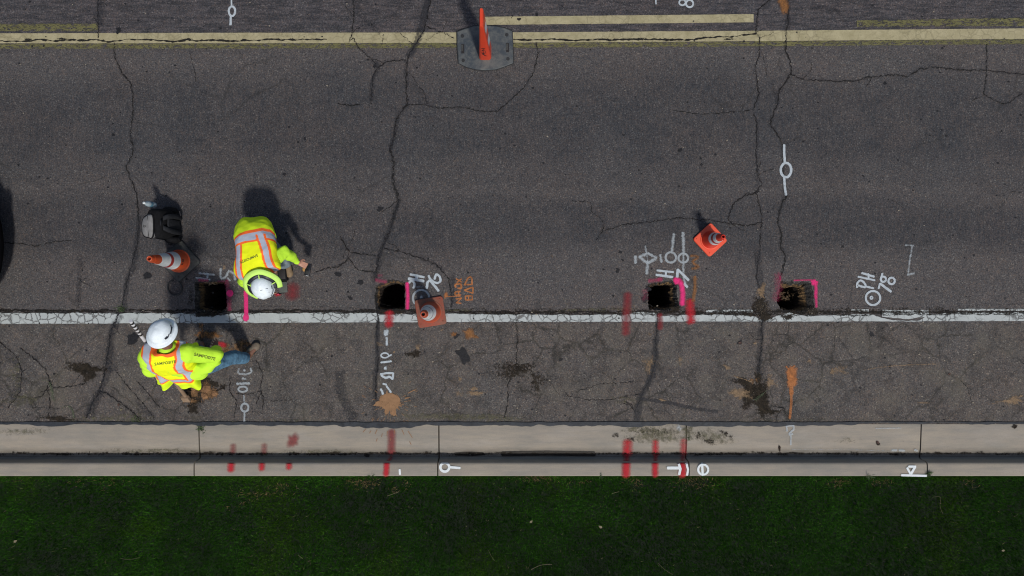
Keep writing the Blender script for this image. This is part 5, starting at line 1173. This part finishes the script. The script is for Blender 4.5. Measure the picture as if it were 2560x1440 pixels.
# ------------------------------------------------------------------ standing worker (B)
def worker_standing():
    root = thing('person', P(570, 872, 0), 'person in white full-brim hard hat and yellow vest leaning forward, feet apart in blue jeans, holding a pole', 'person', 'two road workers in yellow vests')
    root['label'] = 'worker in full-brim white hard hat and blue jeans leaning forward with a long pole'
    neck = P(415, 867, 1.40); hd = P(410, 836, 1.515); U = (.05, .42, .90); F = (.30, .95, -.35); B = basis(U, F); hd = hd
    shR = P(476, 884, 1.30); elR = P(541, 890, 1.10); wrR = P(548, 872, .86)+Vector((-.05, 0, 0)); shL = P(364, 893, 1.30); elL = P(377, 925, 1.04); wrL = P(416, 925, .88)
    hipR = P(500, 922, .90); hipL = P(462, 925, .90); knR = P(578, 893, .48); anR = P(621, 890, .09); knL = P(505, 893, .48); anL = P(507, 876, .09)
    body = union(head_prims(hd, B)+[('cap', neck+Vector((0, -.02, -.03)), hd-B@Vector((0, .02, .04)), .056, .052), ('cap', P(424, 885, 1.28), P(458, 925, .98), .13, .12), ('cap', shR, elR, .045, .038), ('cap', elR, wrR, .037, .025), ('cap', shL, elL, .045, .038), ('cap', elL, wrL, .038, .026), ('cap', shL, shR, .06, .06),
      ('cap', hipR, knR, .072, .05), ('cap', knR, anR, .050, .036), ('cap', hipL, knL, .072, .05), ('cap', knL, anL, .050, .036), ('cap', hipL, hipR, .09, .09), ('cap', anR, anR+Vector((.06, .08, -.04)), .03, .025), ('cap', anL, anL+Vector((-.03, .08, -.04)), .03, .025)]
      + hand_prims(wrR, (-.25, .35, -.85), (-.6, .6, -.2), 1, .7) + hand_prims(wrL, (.25, -.12, -.30), (.5, .5, -.5), -1, 1.25), .0055, smooth=2)
    body = me_obj('body', body, M['skin_b'], root); eyes(hd, B, body)
    hair = union([('ell', hd+B@Vector((0, -.022, .030)), (.082, .090, .098), B), ('ell', hd+B@Vector((0, -.055, -.030)), (.066, .044, .060), B), ('ell', hd+B@Vector((.070, -.02, .01)), (.014, .03, .04), B)], .006); me_obj('hair', hair, M['hair'], root)
    hat = hard_hat(hd+B@Vector((0, -.004, .060)), B, root, (.143, .160), (.112, .130, .118))
    bm = bmesh.new(); add_box(bm, (0, 0, 0), (.040, .022, .003)); bmesh.ops.transform(bm, matrix=Matrix.Translation(hd+B@Vector((0, -.118, .098))) @ B.to_4x4() @ Matrix.Rotation(R(62), 4, 'X'), verts=bm.verts); bm_obj('sticker', bm, simple('sticker', (.33, .40, .40), .5, .1, 20, 0), hat)
    for lx, ly, lz_, sz in ((.104, -.050, .045, (.016, .030, .022)), (.110, .035, .040, (.010, .070, .012))):
        bm = bmesh.new(); add_box(bm, (0, 0, 0), sz, 0, .003); bmesh.ops.transform(bm, matrix=Matrix.Translation(hd+B@Vector((lx*.93, ly, .060+lz_))) @ B.to_4x4() @ Matrix.Rotation(math.atan2(-ly, lx)*-1, 4, 'Z'), verts=bm.verts); bm_obj('accessory_slot', bm, M['hat_dark'], hat)
    # jeans
    je = union([('cap', hipL+Vector((0, 0, .02)), hipR+Vector((-.02, 0, .0)), .115, .105), ('cap', hipR, knR, .095, .074), ('cap', knR, anR+Vector((-.03, -.015, .06)), .076, .068), ('cap', hipL, knL, .098, .074), ('cap', knL, anL+Vector((0, -.01, .03)), .076, .068)], .007, smooth=2)
    wrinkle(je, .009, 9, 3, (anR-knR).normalized(), .003, 40); me_obj('jeans', je, M['jeans'], root)
    boot(P(611, 897, 0), P(650, 858, 0), root, M['boot_dk']); boot(P(520, 900, 0), P(496, 851, 0), root, M['boot_dk'])
    # shirt
    sh = union([('cap', shL+Vector((.03, 0, 0)), shR-Vector((.03, 0, 0)), .095, .095), ('cap', P(428, 893, 1.24), P(462, 922, .93), .135, .130), ('cap', shR-Vector((.02, 0, 0)), elR, .085, .066), ('cap', elR, elR+(wrR-elR)*.72, .066, .055), ('cap', shL+Vector((.02, 0, 0)), elL, .085, .066), ('cap', elL, elL+(wrL-elL)*.10, .068, .066), ('cap', neck+Vector((0, -.05, -.07)), neck+Vector((0, -.035, -.03)), .09, .066), ('cap', P(497, 928, 1.00), P(534, 902, 1.06), .080, .062), ('cap', P(485, 926, .97), P(503, 926, .97), .10, .09)], .006, smooth=3)
    wrinkle(sh, .014, 7, 1, (elR-shR).normalized(), .003, 26); sh = me_obj('shirt', sh, M['shirt'], root)
    # vest
    rt = Vector((1, .10, -.02))
    rings = [dict(c=P(415, 873, 1.395), r=rt, hw=.080, hd=.065), dict(c=P(416, 875, 1.385), r=rt, hw=.15, hd=.095), dict(c=P(418, 879, 1.35), r=rt, hw=.232, hd=.125), dict(c=P(422, 890, 1.27), r=rt, hw=.238, hd=.150), dict(c=P(429, 900, 1.16), r=rt, hw=.228, hd=.150),
      dict(c=P(438, 909, 1.05), r=rt, hw=.222, hd=.150), dict(c=P(450, 917, .95), r=rt, hw=.242, hd=.178), dict(c=P(461, 921, .86), r=rt, hw=.268, hd=.205)]
    def col(x, s_, su, p):
        if su > .0 or True:
            ax = x+.018*math.sin(s_*6)
            for cx_ in (-.170, .138):
                d_ = abs(ax-cx_-(.02*s_ if cx_ < 0 else -.01*s_))
                if s_ < .78 and d_ < .050: return SIL if d_ < .030 else ORG
            ds = s_-.78
            if abs(ds) < .050: return SIL2 if abs(ds) < .026 else ORG
            if s_ < .02: return ORG if s_ < .012 else YEL
        return YEL if s_ < .85 else YG
    def fold(x, s_, u, p):
        k = max(0, s_-.55)/.45; return k*k*(.055*math.sin(u*5+1.2)+.030*math.sin(u*11+.5)) - .012*math.exp(-((x+.02)/.05)**2)*(s_ < .6)
    me = loft(rings, 200, 30, 2.5, col, .011, 4, fold); v = me_obj('vest', me, M['vest'], root); so_ = v.modifiers.new('s', 'SOLIDIFY'); so_.thickness = .004; so_.offset = 0
    text_on([v], 'SAMPOSITE', 413, 908, 1.2, 6, .038, v, M['vest_ink'], bold=.0006)
    dirr = (P(0, 0, 0)-P(0, 0, 0)); text_on([sh], 'SAMPOSITE', 512, 892, 1.2, -16, .041, sh, M['vest_ink'], bold=.0015, offs=.002)
    return root
M['vest_ink'] = simple('print_ink', (.10, .13, .01), .8, .1, 30, 0)
wb = worker_standing()
# pole
pole = thing('marking_pole', P(474, 1003, 0), 'long white pole with black bands at its tip and a dirty lower end', 'pole')
pb = P(471, 1000, .015); pt = P(326, 802, 1.68)
def seg(a, b, r_, mat, name, par=pole):
    bm = bmesh.new(); add_tube(bm, [pb+(pt-pb)*f for f in np.linspace(a, b, 8)], r_, 16); o = bm_obj(name, bm, mat, par); smooth_by_angle(o, 50); return o
L_ = (pt-pb).length
shaft = seg(.42, 1.0, .0185, M['pole_white'], 'shaft'); seg(.03, .42, .022, M['pole_dirty'], 'lower_shaft')
for k in range(5): a = 1-.012-.030*k; seg(a-.014, a, .0192, M['ink'], 'band', shaft)
bm = bmesh.new(); add_box(bm, (0, 0, 0), (.085, .05, .11), 0, .008); bmesh.ops.transform(bm, matrix=Matrix.Translation(pb+(pt-pb)*.025+Vector((0, 0, .03))) @ Vector((0, 0, 1)).rotation_difference((pt-pb).normalized()).to_matrix().to_4x4(), verts=bm.verts); bm_obj('foot', bm, M['pole_dirty'], pole)

# ------------------------------------------------------------------ bending worker (A)
def worker_bending():
    root = thing('person', P(706, 655, 0), 'worker in yellow vest crouching over the road, white helmet with lime sun shade, holding a black device', 'person', 'two road workers in yellow vests')
    root['label'] = 'crouching worker with a lime sun shade round the white helmet, holding a black device'
    U = (.10, -.62, .78); F = (.02, -.85, -.60); B = basis(U, F); hd = P(659, 711, .87)
    neck = P(648, 692, .87); shL = P(676, 657, .85); elL = P(711, 629, .74); wrL = P(747, 656, .47); shR = P(604, 672, .85); elR = P(612, 706, .60); wrR = P(664, 722, .42)
    hipL = P(658, 600, .70); hipR = P(622, 602, .70); knL = P(708, 655, .44); anL = P(717, 650, .10); knR = P(668, 655, .44); anR = P(684, 660, .10)
    bd = union(head_prims(hd, B)+[('cap', neck, hd-B@Vector((0, .01, .02)), .055, .055), ('cap', P(642, 620, .78), P(642, 668, .84), .11, .12), ('cap', shL, elL, .042, .036), ('cap', elL, wrL, .036, .025), ('cap', shR, elR, .042, .036), ('cap', elR, wrR, .036, .025), ('cap', shL, shR, .055, .055),
      ('cap', hipL, knL, .07, .05), ('cap', knL, anL, .05, .035), ('cap', hipR, knR, .07, .05), ('cap', knR, anR, .05, .035), ('cap', hipL, hipR, .09, .09), ('cap', anL, anL+Vector((.01, -.09, -.05)), .03, .025), ('cap', anR, anR+Vector((.0, -.09, -.05)), .03, .025)]
      + hand_prims(wrL+Vector((-.012, .004, 0)), (.80, -.38, -.30), (.15, -.25, -.95), 1, .55, .86) + hand_prims(wrR, (.3, -.5, -.75), (.3, .3, -.8), 1, .7), .0055)
    bd = me_obj('body', bd, M['skin_a'], root); eyes(hd, B, bd)
    hair = union([('ell', hd+B@Vector((0, -.022, .030)), (.082, .090, .098), B), ('ell', hd+B@Vector((0, -.055, -.030)), (.066, .044, .060), B)], .006); me_obj('hair', hair, M['hair'], root)
    hc = hd+B@Vector((0, -.004, .055)); hat = hard_hat(hc, B, root, (.128, .165), (.115, .132, .112), full=False, vents=True)
    def q(x, y, z): return hc+B@Vector((x, y, z))
    # dark sheet added to paint in the shaded gap, then the lime sunshade ring
    for nm, mat, prof, a0, a1 in (('dark_gap_sheet', M['hat_dark'], [(1.03, .012), (1.22, -.004), (1.36, -.016)], -62, 190), ('sun_shade', M['shade_lime'], [(1.30, -.004), (1.34, .006), (1.54, -.004), (1.72, -.020), (1.74, -.030), (1.52, -.022)], -60, 188)):
        bm = bmesh.new(); rows = []; n = 60
        for k in range(n+1):
            u = R(-(a0+(a1-a0)*k/n)); e_ = min(1, k/3, (n-k)/3); rows.append([bm.verts.new(q(.118*f*math.cos(u), .122*f*math.sin(u)-.006, z+.006*math.sin(5*u))) for f, z in prof])
        for a, b in zip(rows[:-1], rows[1:]):
            for i in range(len(prof)-1): bm.faces.new((a[i], a[i+1], b[i+1], b[i]))
        o = bm_obj(nm, bm, mat, hat, True); so_ = o.modifiers.new('s', 'SOLIDIFY'); so_.thickness = .003
    for a in (-35, 20, 90, 160):
        u = R(-a); bm = bmesh.new(); add_tube(bm, [q(.118*f*math.cos(u), .122*f*math.sin(u)-.006, z) for f, z in ((1.0, .02), (1.15, .014), (1.34, .008))], .006, 6); bm_obj('shade_clip', bm, M['shade_lime'], hat, True)
    strokes_on([hat], [[(650,727),(653,726),(656,725)],[(664,722),(670,721)],[(672,730),(673,732)]], .9, hat, M['hat_dark'], 'lettering', .002)
    je = union([('cap', hipL, hipR, .125, .125), ('cap', hipL, knL, .098, .080), ('cap', knL, anL+Vector((0, -.0, .02)), .080, .072), ('cap', hipR, knR, .098, .078), ('cap', knR, anR+Vector((0, 0, .02)), .076, .070)], .007)
    wrinkle(je, .009, 9, 5, (knL-hipL).normalized(), .003, 40); me_obj('jeans', je, M['jeans_grey'], root)
    boot(P(719, 640, 0), P(727, 693, 0), root, M['boot']); boot(P(686, 640, 0), P(687, 690, 0), root, M['boot'])
    sh = union([('cap', shL-Vector((.03, 0, 0)), shR+Vector((.03, 0, 0)), .095, .095), ('cap', P(641, 600, .74), P(642, 665, .84), .145, .135), ('ell', P(641, 592, .72), (.205, .17, .17), None), ('cap', shL-Vector((.02, 0, 0)), elL, .074, .060), ('cap', elL, elL+(wrL-elL)*.86, .060, .040), ('cap', shR+Vector((.02, 0, 0)), elR, .082, .064), ('cap', elR, elR+(wrR-elR)*.9, .062, .045), ('cap', P(645, 682, .86), P(648, 694, .88), .10, .07)], .006, smooth=3)
    wrinkle(sh, .012, 7, 9, (elL-shL).normalized(), .003, 26); sh = me_obj('shirt', sh, M['shirt'], root)
    rt = Vector((-1, -.03, .0))
    rings = [dict(c=P(647, 694, .885), r=rt, hw=.08, hd=.075), dict(c=P(646, 690, .88), r=rt, hw=.14, hd=.09), dict(c=P(644, 680, .87), r=rt, hw=.232, hd=.112), dict(c=P(643, 664, .86), r=rt, hw=.240, hd=.130), dict(c=P(643, 642, .845), r=rt, hw=.212, hd=.140),
      dict(c=P(641, 622, .82), r=rt, hw=.202, hd=.148), dict(c=P(639, 602, .78), r=rt, hw=.200, hd=.160), dict(c=P(637, 586, .70), r=rt, hw=.192, hd=.165), dict(c=P(636, 580, .60), r=rt, hw=.180, hd=.160)]
    def col(x, s_, su, p):
        ax = x
        if s_ < .62:
            for cx_, lim in ((.155, .52), (-.145, .60)):
                d_ = abs(ax-cx_+(.05*(s_-.3) if cx_ > 0 else -.16*(s_-.3)))
                if s_ < lim and d_ < .048: return SIL if d_ < .026 else ORG
        ds = s_-(.585+.35*x*x)
        if abs(ds) < .072: return SIL if abs(ds) < .040 else ORG
        return YEL if s_ < .57 else YG
    def fold(x, s_, u, p): return (max(0, s_-.6)/.4)**2*(.012*math.sin(u*5+.5)+.004*math.sin(u*9)) + .02*(s_ > .62)*min(1, (s_-.62)*8)*.5
    me = loft(rings, 200, 26, 2.5, col, .009, 8, fold); v = me_obj('vest', me, M['vest'], root); so_ = v.modifiers.new('s', 'SOLIDIFY'); so_.thickness = .004; so_.offset = 0
    text_on([v], 'SAMPOSITE', 622, 647, .95, 180+24, .038, v, M['vest_ink'], bold=.0006)
    gl = union([('ell', P(760, 673, .40), (.020, .028, .018), None), ('ell', P(762, 670, .41), (.022, .018, .016), None)], .005); me_obj('glove_cuff', gl, M['glove'], root)
    return root
wa = worker_bending()
dev = thing('handheld_device', P(769, 676, .38), 'black handheld device in the crouching worker hand', 'device')
def dbox(name, c, s_, rz, bev, mat, par): bm = bmesh.new(); add_box(bm, c, s_, rz, bev); o = bm_obj(name, bm, mat, par); smooth_by_angle(o, 35); return o
db = dbox('housing', P(770, 674, .41), (.062, .138, .030), R(-10), .008, M['device'], dev); dbox('screen', P(771, 670, .41)+Vector((0, 0, .0155)), (.040, .055, .002), R(-10), .0008, M['car_glass'], dev); dbox('keypad', P(769, 681, .41)+Vector((0, 0, .016)), (.038, .040, .003), R(-10), .001, M['rubber'], dev)
dbox('end_cap', P(768, 689.5, .41), (.030, .006, .012), R(-10), .001, M['band_white'], dev)
# tool case between the boots
tc = thing('tool_case', P(711, 700, 0), 'small open black case with a cloudy grey lid between the crouching worker boots', 'case')
dbox('case_body', P(711, 687, 0)+Vector((0, 0, .045)), (.105, .145, .085), R(3), .012, M['black_cloth'], tc); dbox('case_tray', P(711, 686, 0)+Vector((0, 0, .089)), (.080, .115, .004), R(3), .001, M['ink'], tc)
ld = dbox('lid', P(709, 718, 0)+Vector((0, 0, .016)), (.100, .130, .020), R(4), .006, M['lid_clear'], tc); dbox('catch', P(709, 732, 0)+Vector((0, 0, .018)), (.03, .012, .012), R(4), .002, M['ink'], ld)
pn = thing('marker_pen', P(703, 733, 0), 'black marker pen on the ground by the grey lid', 'pen')
bm = bmesh.new(); add_tube(bm, [P(697, 735, .008), P(711, 732, .008)], .006, 10); bm_obj('barrel', bm, M['ink'], pn, True); bm = bmesh.new(); add_tube(bm, [P(693.5, 735.8, .008), P(697, 735, .008)], .0078, 10); bm_obj('cap', bm, simple('pink_cap', (.6, .06, .12), .5, .1, 20, 0), pn, True)

# ------------------------------------------------------------------ backpack
def backpack():
    root = thing('backpack', P(430, 562, 0), 'black backpack with a grey top pocket standing on the road', 'backpack')
    x0, x1 = P(407, 0, 0).x, P(455, 0, 0).x; y0, y1 = P(0, 601, 0).y, P(0, 529, 0).y; Hh = .40
    bm = bmesh.new(); rows = []; nu = 48
    for j, (z, sx, sy_) in enumerate([(0.0, .80, .84), (.015, .95, .95), (.06, 1.02, 1.02), (.15, 1.05, 1.05), (.25, 1.0, 1.03), (.33, .93, .99), (.38, .82, .92), (.41, .62, .80), (.42, .25, .40)]):
        row = []
        for k in range(nu):
            u = 2*math.pi*k/nu; c_, s_ = math.cos(u), math.sin(u); x = math.copysign(abs(c_)**.6, c_)*(x1-x0)/2*sx; y = math.copysign(abs(s_)**.6, s_)*(y1-y0)/2*sy_
            p = Vector(((x0+x1)/2+x-.015*(z/.4), (y0+y1)/2+y, z+.003)); p += Vector((c_, s_, 0))*.012*noise.noise(p*14); row.append(bm.verts.new(p))
        rows.append(row)
    for a, b in zip(rows[:-1], rows[1:]):
        for k in range(nu): bm.faces.new((a[k], a[(k+1) % nu], b[(k+1) % nu], b[k]))
    bm.faces.new(rows[-1]); bm.faces.new(rows[0][::-1]); bg_ = bm_obj('bag_body', bm, M['black_cloth'], root, True); sb = bg_.modifiers.new('s', 'SUBSURF'); sb.levels = 1; sb.render_levels = 1
    xe = x1+.004; cyy = (y0+y1)/2
    # shoulder straps on the side facing the crouching worker
    for dy in (-.075, .075):
        bm = bmesh.new(); path = [(xe-.035, cyy+dy*.7, .385), (xe+.004, cyy+dy, .35), (xe+.022, cyy+dy*1.15, .27), (xe+.026, cyy+dy*1.2, .17), (xe+.014, cyy+dy*1.15, .07), (xe+.0, cyy+dy*1.05, .03)]
        pts = [Vector(p) for p in catmull(path, 6)]; prev = None
        for i, p in enumerate(pts):
            w_ = .030-.012*max(0, i/len(pts)-.6)*2; t_ = (pts[min(i+1, len(pts)-1)]-pts[max(i-1, 0)]).normalized(); nrm = t_.cross(Vector((0, 1, 0))).normalized()*.007
            row = [bm.verts.new(p+Vector((0, a*w_, 0))+nrm*b) for a, b in ((-1, -1), (-.8, 1), (.8, 1), (1, -1))]
            if prev:
                for k in range(4): bm.faces.new((prev[k], prev[(k+1) % 4], row[(k+1) % 4], row[k]))
            prev = row
        st = bm_obj('shoulder_strap', bm, M['black_strap'], root, True)
        dbox('buckle', (xe+.02, cyy+dy*1.18, .13), (.012, .035, .022), 0, .003, M['rubber'], st)
    dbox('back_pad', (xe-.004, cyy, .20), (.022, .115, .28), 0, .010, M['black_strap'], root)
    bm = bmesh.new(); add_tube(bm, [Vector(p) for p in catmull([(xe-.05, cyy-.03, .405), (xe-.035, cyy-.02, .435), (xe-.035, cyy+.02, .435), (xe-.05, cyy+.03, .405)], 5)], .007, 8); bm_obj('grab_handle', bm, M['black_strap'], root, True)
    # grey top pocket, D shaped, leaning to the far side
    cpt = P(371, 566, .40); nrm = Vector((-.35, 0, 1)).normalized(); ux = Vector((1, 0, .35)).normalized(); uy = Vector((0, 1, 0)); bm = bmesh.new()
    lp_ = []
    for k in range(36):
        u = 2*math.pi*k/36; c_, s_ = math.cos(u), math.sin(u); x = (-.085*abs(c_)**.75 if c_ < 0 else .080*abs(c_)**.35)*1.0; lp_.append((x, math.copysign(abs(s_)**.75, s_)*.138*(1-.12*(c_ < 0))))
    for zz, sc_ in ((-.05, .92), (-.01, 1), (.012, .97), (.024, .80), (.028, .3)): rows = rows if False else rows
    rws = []
    for zz, sc_ in ((-.06, .90), (-.01, 1), (.010, .97), (.022, .82), (.027, .35)): rws.append([bm.verts.new(cpt+ux*x*sc_+uy*y*sc_+nrm*zz) for x, y in lp_])
    for a, b in zip(rws[:-1], rws[1:]):
        for k in range(36): bm.faces.new((a[k], a[(k+1) % 36], b[(k+1) % 36], b[k]))
    bm.faces.new(rws[-1]); bm.faces.new(rws[0][::-1]); pk = bm_obj('top_pocket', bm, M['grey_cloth'], root, True)
    bm = bmesh.new(); add_tube(bm, [cpt+ux*x*1.01+uy*y*1.01+nrm*.002 for x, y in lp_], .009, 8, closed=True); bm_obj('piping', bm, M['black_cloth'], pk, True)
    bm = bmesh.new(); add_tube(bm, [cpt+ux*(.020+.012*math.sin(k*.5))+uy*(k/10*.236-.118)+nrm*.021 for k in range(11)], .005, 6); bm_obj('zip', bm, M['black_cloth'], pk, True)
    text_on([pk], 'G', 361, 566, .40, 75, .035, pk, M['rubber_dust'], bold=.001)
    me = union([('ell', Vector((x1-.05, y0+.0, .12)), (.09, .045, .10), None)], .008); wrinkle(me, .004, 18); me_obj('side_pocket', me, M['black_cloth'], root)
    me = union([('ell', Vector((x1-.085, y1-.005, .11)), (.085, .045, .11), None)], .008); wrinkle(me, .004, 18); me_obj('side_pocket', me, M['black_cloth'], root)
    bm = bmesh.new(); add_tube(bm, [Vector((x1-.1, y0-.03, .16)), Vector((x1-.09, y0-.055, .13)), Vector((x1-.07, y0-.06, .10))], .004, 6); bm_obj('zip_pull', bm, M['black_strap'], root, True)
    return root
backpack()
bo = thing('water_bottle', P(384, 511, .12), 'clear water bottle sticking out of the black backpack', 'bottle')
a = P(384, 512, .20)+Vector((.03, 0, 0)); a = P(387, 513, .22); b = P(359, 507, .455); ax = (b-a); Lb = ax.length; ax.normalize(); q4 = Matrix.Translation(a) @ Vector((0, 0, 1)).rotation_difference(ax).to_matrix().to_4x4()
bm = bmesh.new(); lathe(bm, [(.001, 0), (.028, .002), (.032, .015), (.031, .05), (.029, .06), (.032, .075), (.032, Lb*.62), (.026, Lb*.75), (.014, Lb*.88), (.012, Lb*.93)], 28); bmesh.ops.transform(bm, matrix=q4, verts=bm.verts); bm_obj('bottle_body', bm, M['bottle'], bo, True)
bm = bmesh.new(); lathe(bm, [(.014, Lb*.92), (.0145, Lb*.99), (.001, Lb)], 20); bmesh.ops.transform(bm, matrix=q4, verts=bm.verts); bm_obj('bottle_cap', bm, M['band_white'], bo, True)
bm = bmesh.new(); lathe(bm, [(.0325, .085), (.0325, .13)], 28); bmesh.ops.transform(bm, matrix=q4, verts=bm.verts); bm_obj('label_wrap', bm, M['label_blue'], bo, True)
# strap loop on the ground
bm = bmesh.new(); pts = [Vector(P(437+18*math.cos(R(a_))*(1+.06*math.sin(R(a_*2))), 719+18.5*math.sin(R(a_)), .008+.010*abs(math.sin(R(a_*1.5))))) for a_ in range(-75, 262, 9)]
add_tube(bm, pts, [.006+.004*math.sin(math.pi*i/len(pts)) for i in range(len(pts))], 8); o = bm_obj('strap_loop', bm, M['rubber'], None, True); tag(o, 'thin black strap curled in a loop on the road left of the first pit', 'strap')

# ------------------------------------------------------------------ black car, only its bumper in view
def car():
    yc = P(0, 612, .6).y; xn = P(22, 0, .26).x; root = thing('car', (xn-2.2, yc, 0), 'black car at the left edge with only its bumper in view', 'car')
    secs = [(0, .30, .62, .62), (-.03, .27, .70, .72), (-.12, .24, .74, .82), (-.35, .22, .80, .89), (-.9, .20, .90, .92), (-1.5, .20, .98, .93), (-3.9, .20, 1.0, .93), (-4.3, .24, .95, .88), (-4.45, .35, .85, .75)]
    def hull(secs, name, mat, par, w0=0):
        bm = bmesh.new(); rows = []
        for dx, zb, zt_, hw_ in secs:
            row = []
            for k in range(40):
                u = 2*math.pi*k/40; c_, s_ = math.cos(u), math.sin(u); y = math.copysign(abs(c_)**.45, c_)*hw_; z = (zb+zt_)/2+math.copysign(abs(s_)**.5, s_)*(zt_-zb)/2
                bow = .42*(y/.93)**2*(1 if dx > -1 else 0)*max(0, 1+dx) if True else 0
                row.append(bm.verts.new((xn+dx-bow, yc+y, z)))
            rows.append(row)
        for a, b in zip(rows[:-1], rows[1:]):
            for k in range(40): bm.faces.new((a[k], a[(k+1) % 40], b[(k+1) % 40], b[k]))
        bm.faces.new(rows[0][::-1]); bm.faces.new(rows[-1]); o = bm_obj(name, bm, mat, par, True); s_ = o.modifiers.new('s', 'SUBSURF'); s_.levels = 1; s_.render_levels = 1; return o
    body = hull(secs, 'body', M['car_paint'], root)
    cab = hull([(-1.25, .90, 1.0, .74), (-1.75, .90, 1.32, .70), (-2.1, .90, 1.45, .66), (-3.2, .90, 1.46, .66), (-3.9, .90, 1.25, .68), (-4.15, .90, 1.0, .70)], 'windows', M['car_glass'], root)
    hull([(-2.05, 1.40, 1.47, .60), (-2.3, 1.40, 1.49, .62), (-3.1, 1.40, 1.49, .62), (-3.35, 1.38, 1.45, .60)], 'roof', M['car_paint'], root)
    for dx in (-.85, -3.55):
        for s_ in (-1, 1):
            bm = bmesh.new(); bmesh.ops.create_cone(bm, cap_ends=True, segments=36, radius1=.33, radius2=.33, depth=.22, matrix=Matrix.Translation((xn+dx, yc+s_*.82, .33)) @ Matrix.Rotation(math.pi/2, 4, 'X')); w_ = bm_obj('wheel', bm, M['rubber'], root); smooth_by_angle(w_)
            bm = bmesh.new(); bmesh.ops.create_cone(bm, cap_ends=True, segments=24, radius1=.20, radius2=.17, depth=.02, matrix=Matrix.Translation((xn+dx, yc+s_*.935, .33)) @ Matrix.Rotation(-s_*math.pi/2, 4, 'X')); bm_obj('rim', bm, M['chrome'], w_)
    for s_ in (-1, 1):
        me = union([('ell', Vector((xn-.33, yc+s_*.66, .64)), (.10, .16, .06), None)], .012); me_obj('headlight', me, M['car_glass'], root)
        me = union([('ell', Vector((xn-1.55, yc+s_*1.0, .98)), (.07, .10, .07), None)], .012); me_obj('mirror', me, M['car_paint'], root)
    dbox('grille', (xn-.055, yc, .48), (.05, .8, .16), 0, .02, M['rubber'], root)
car()
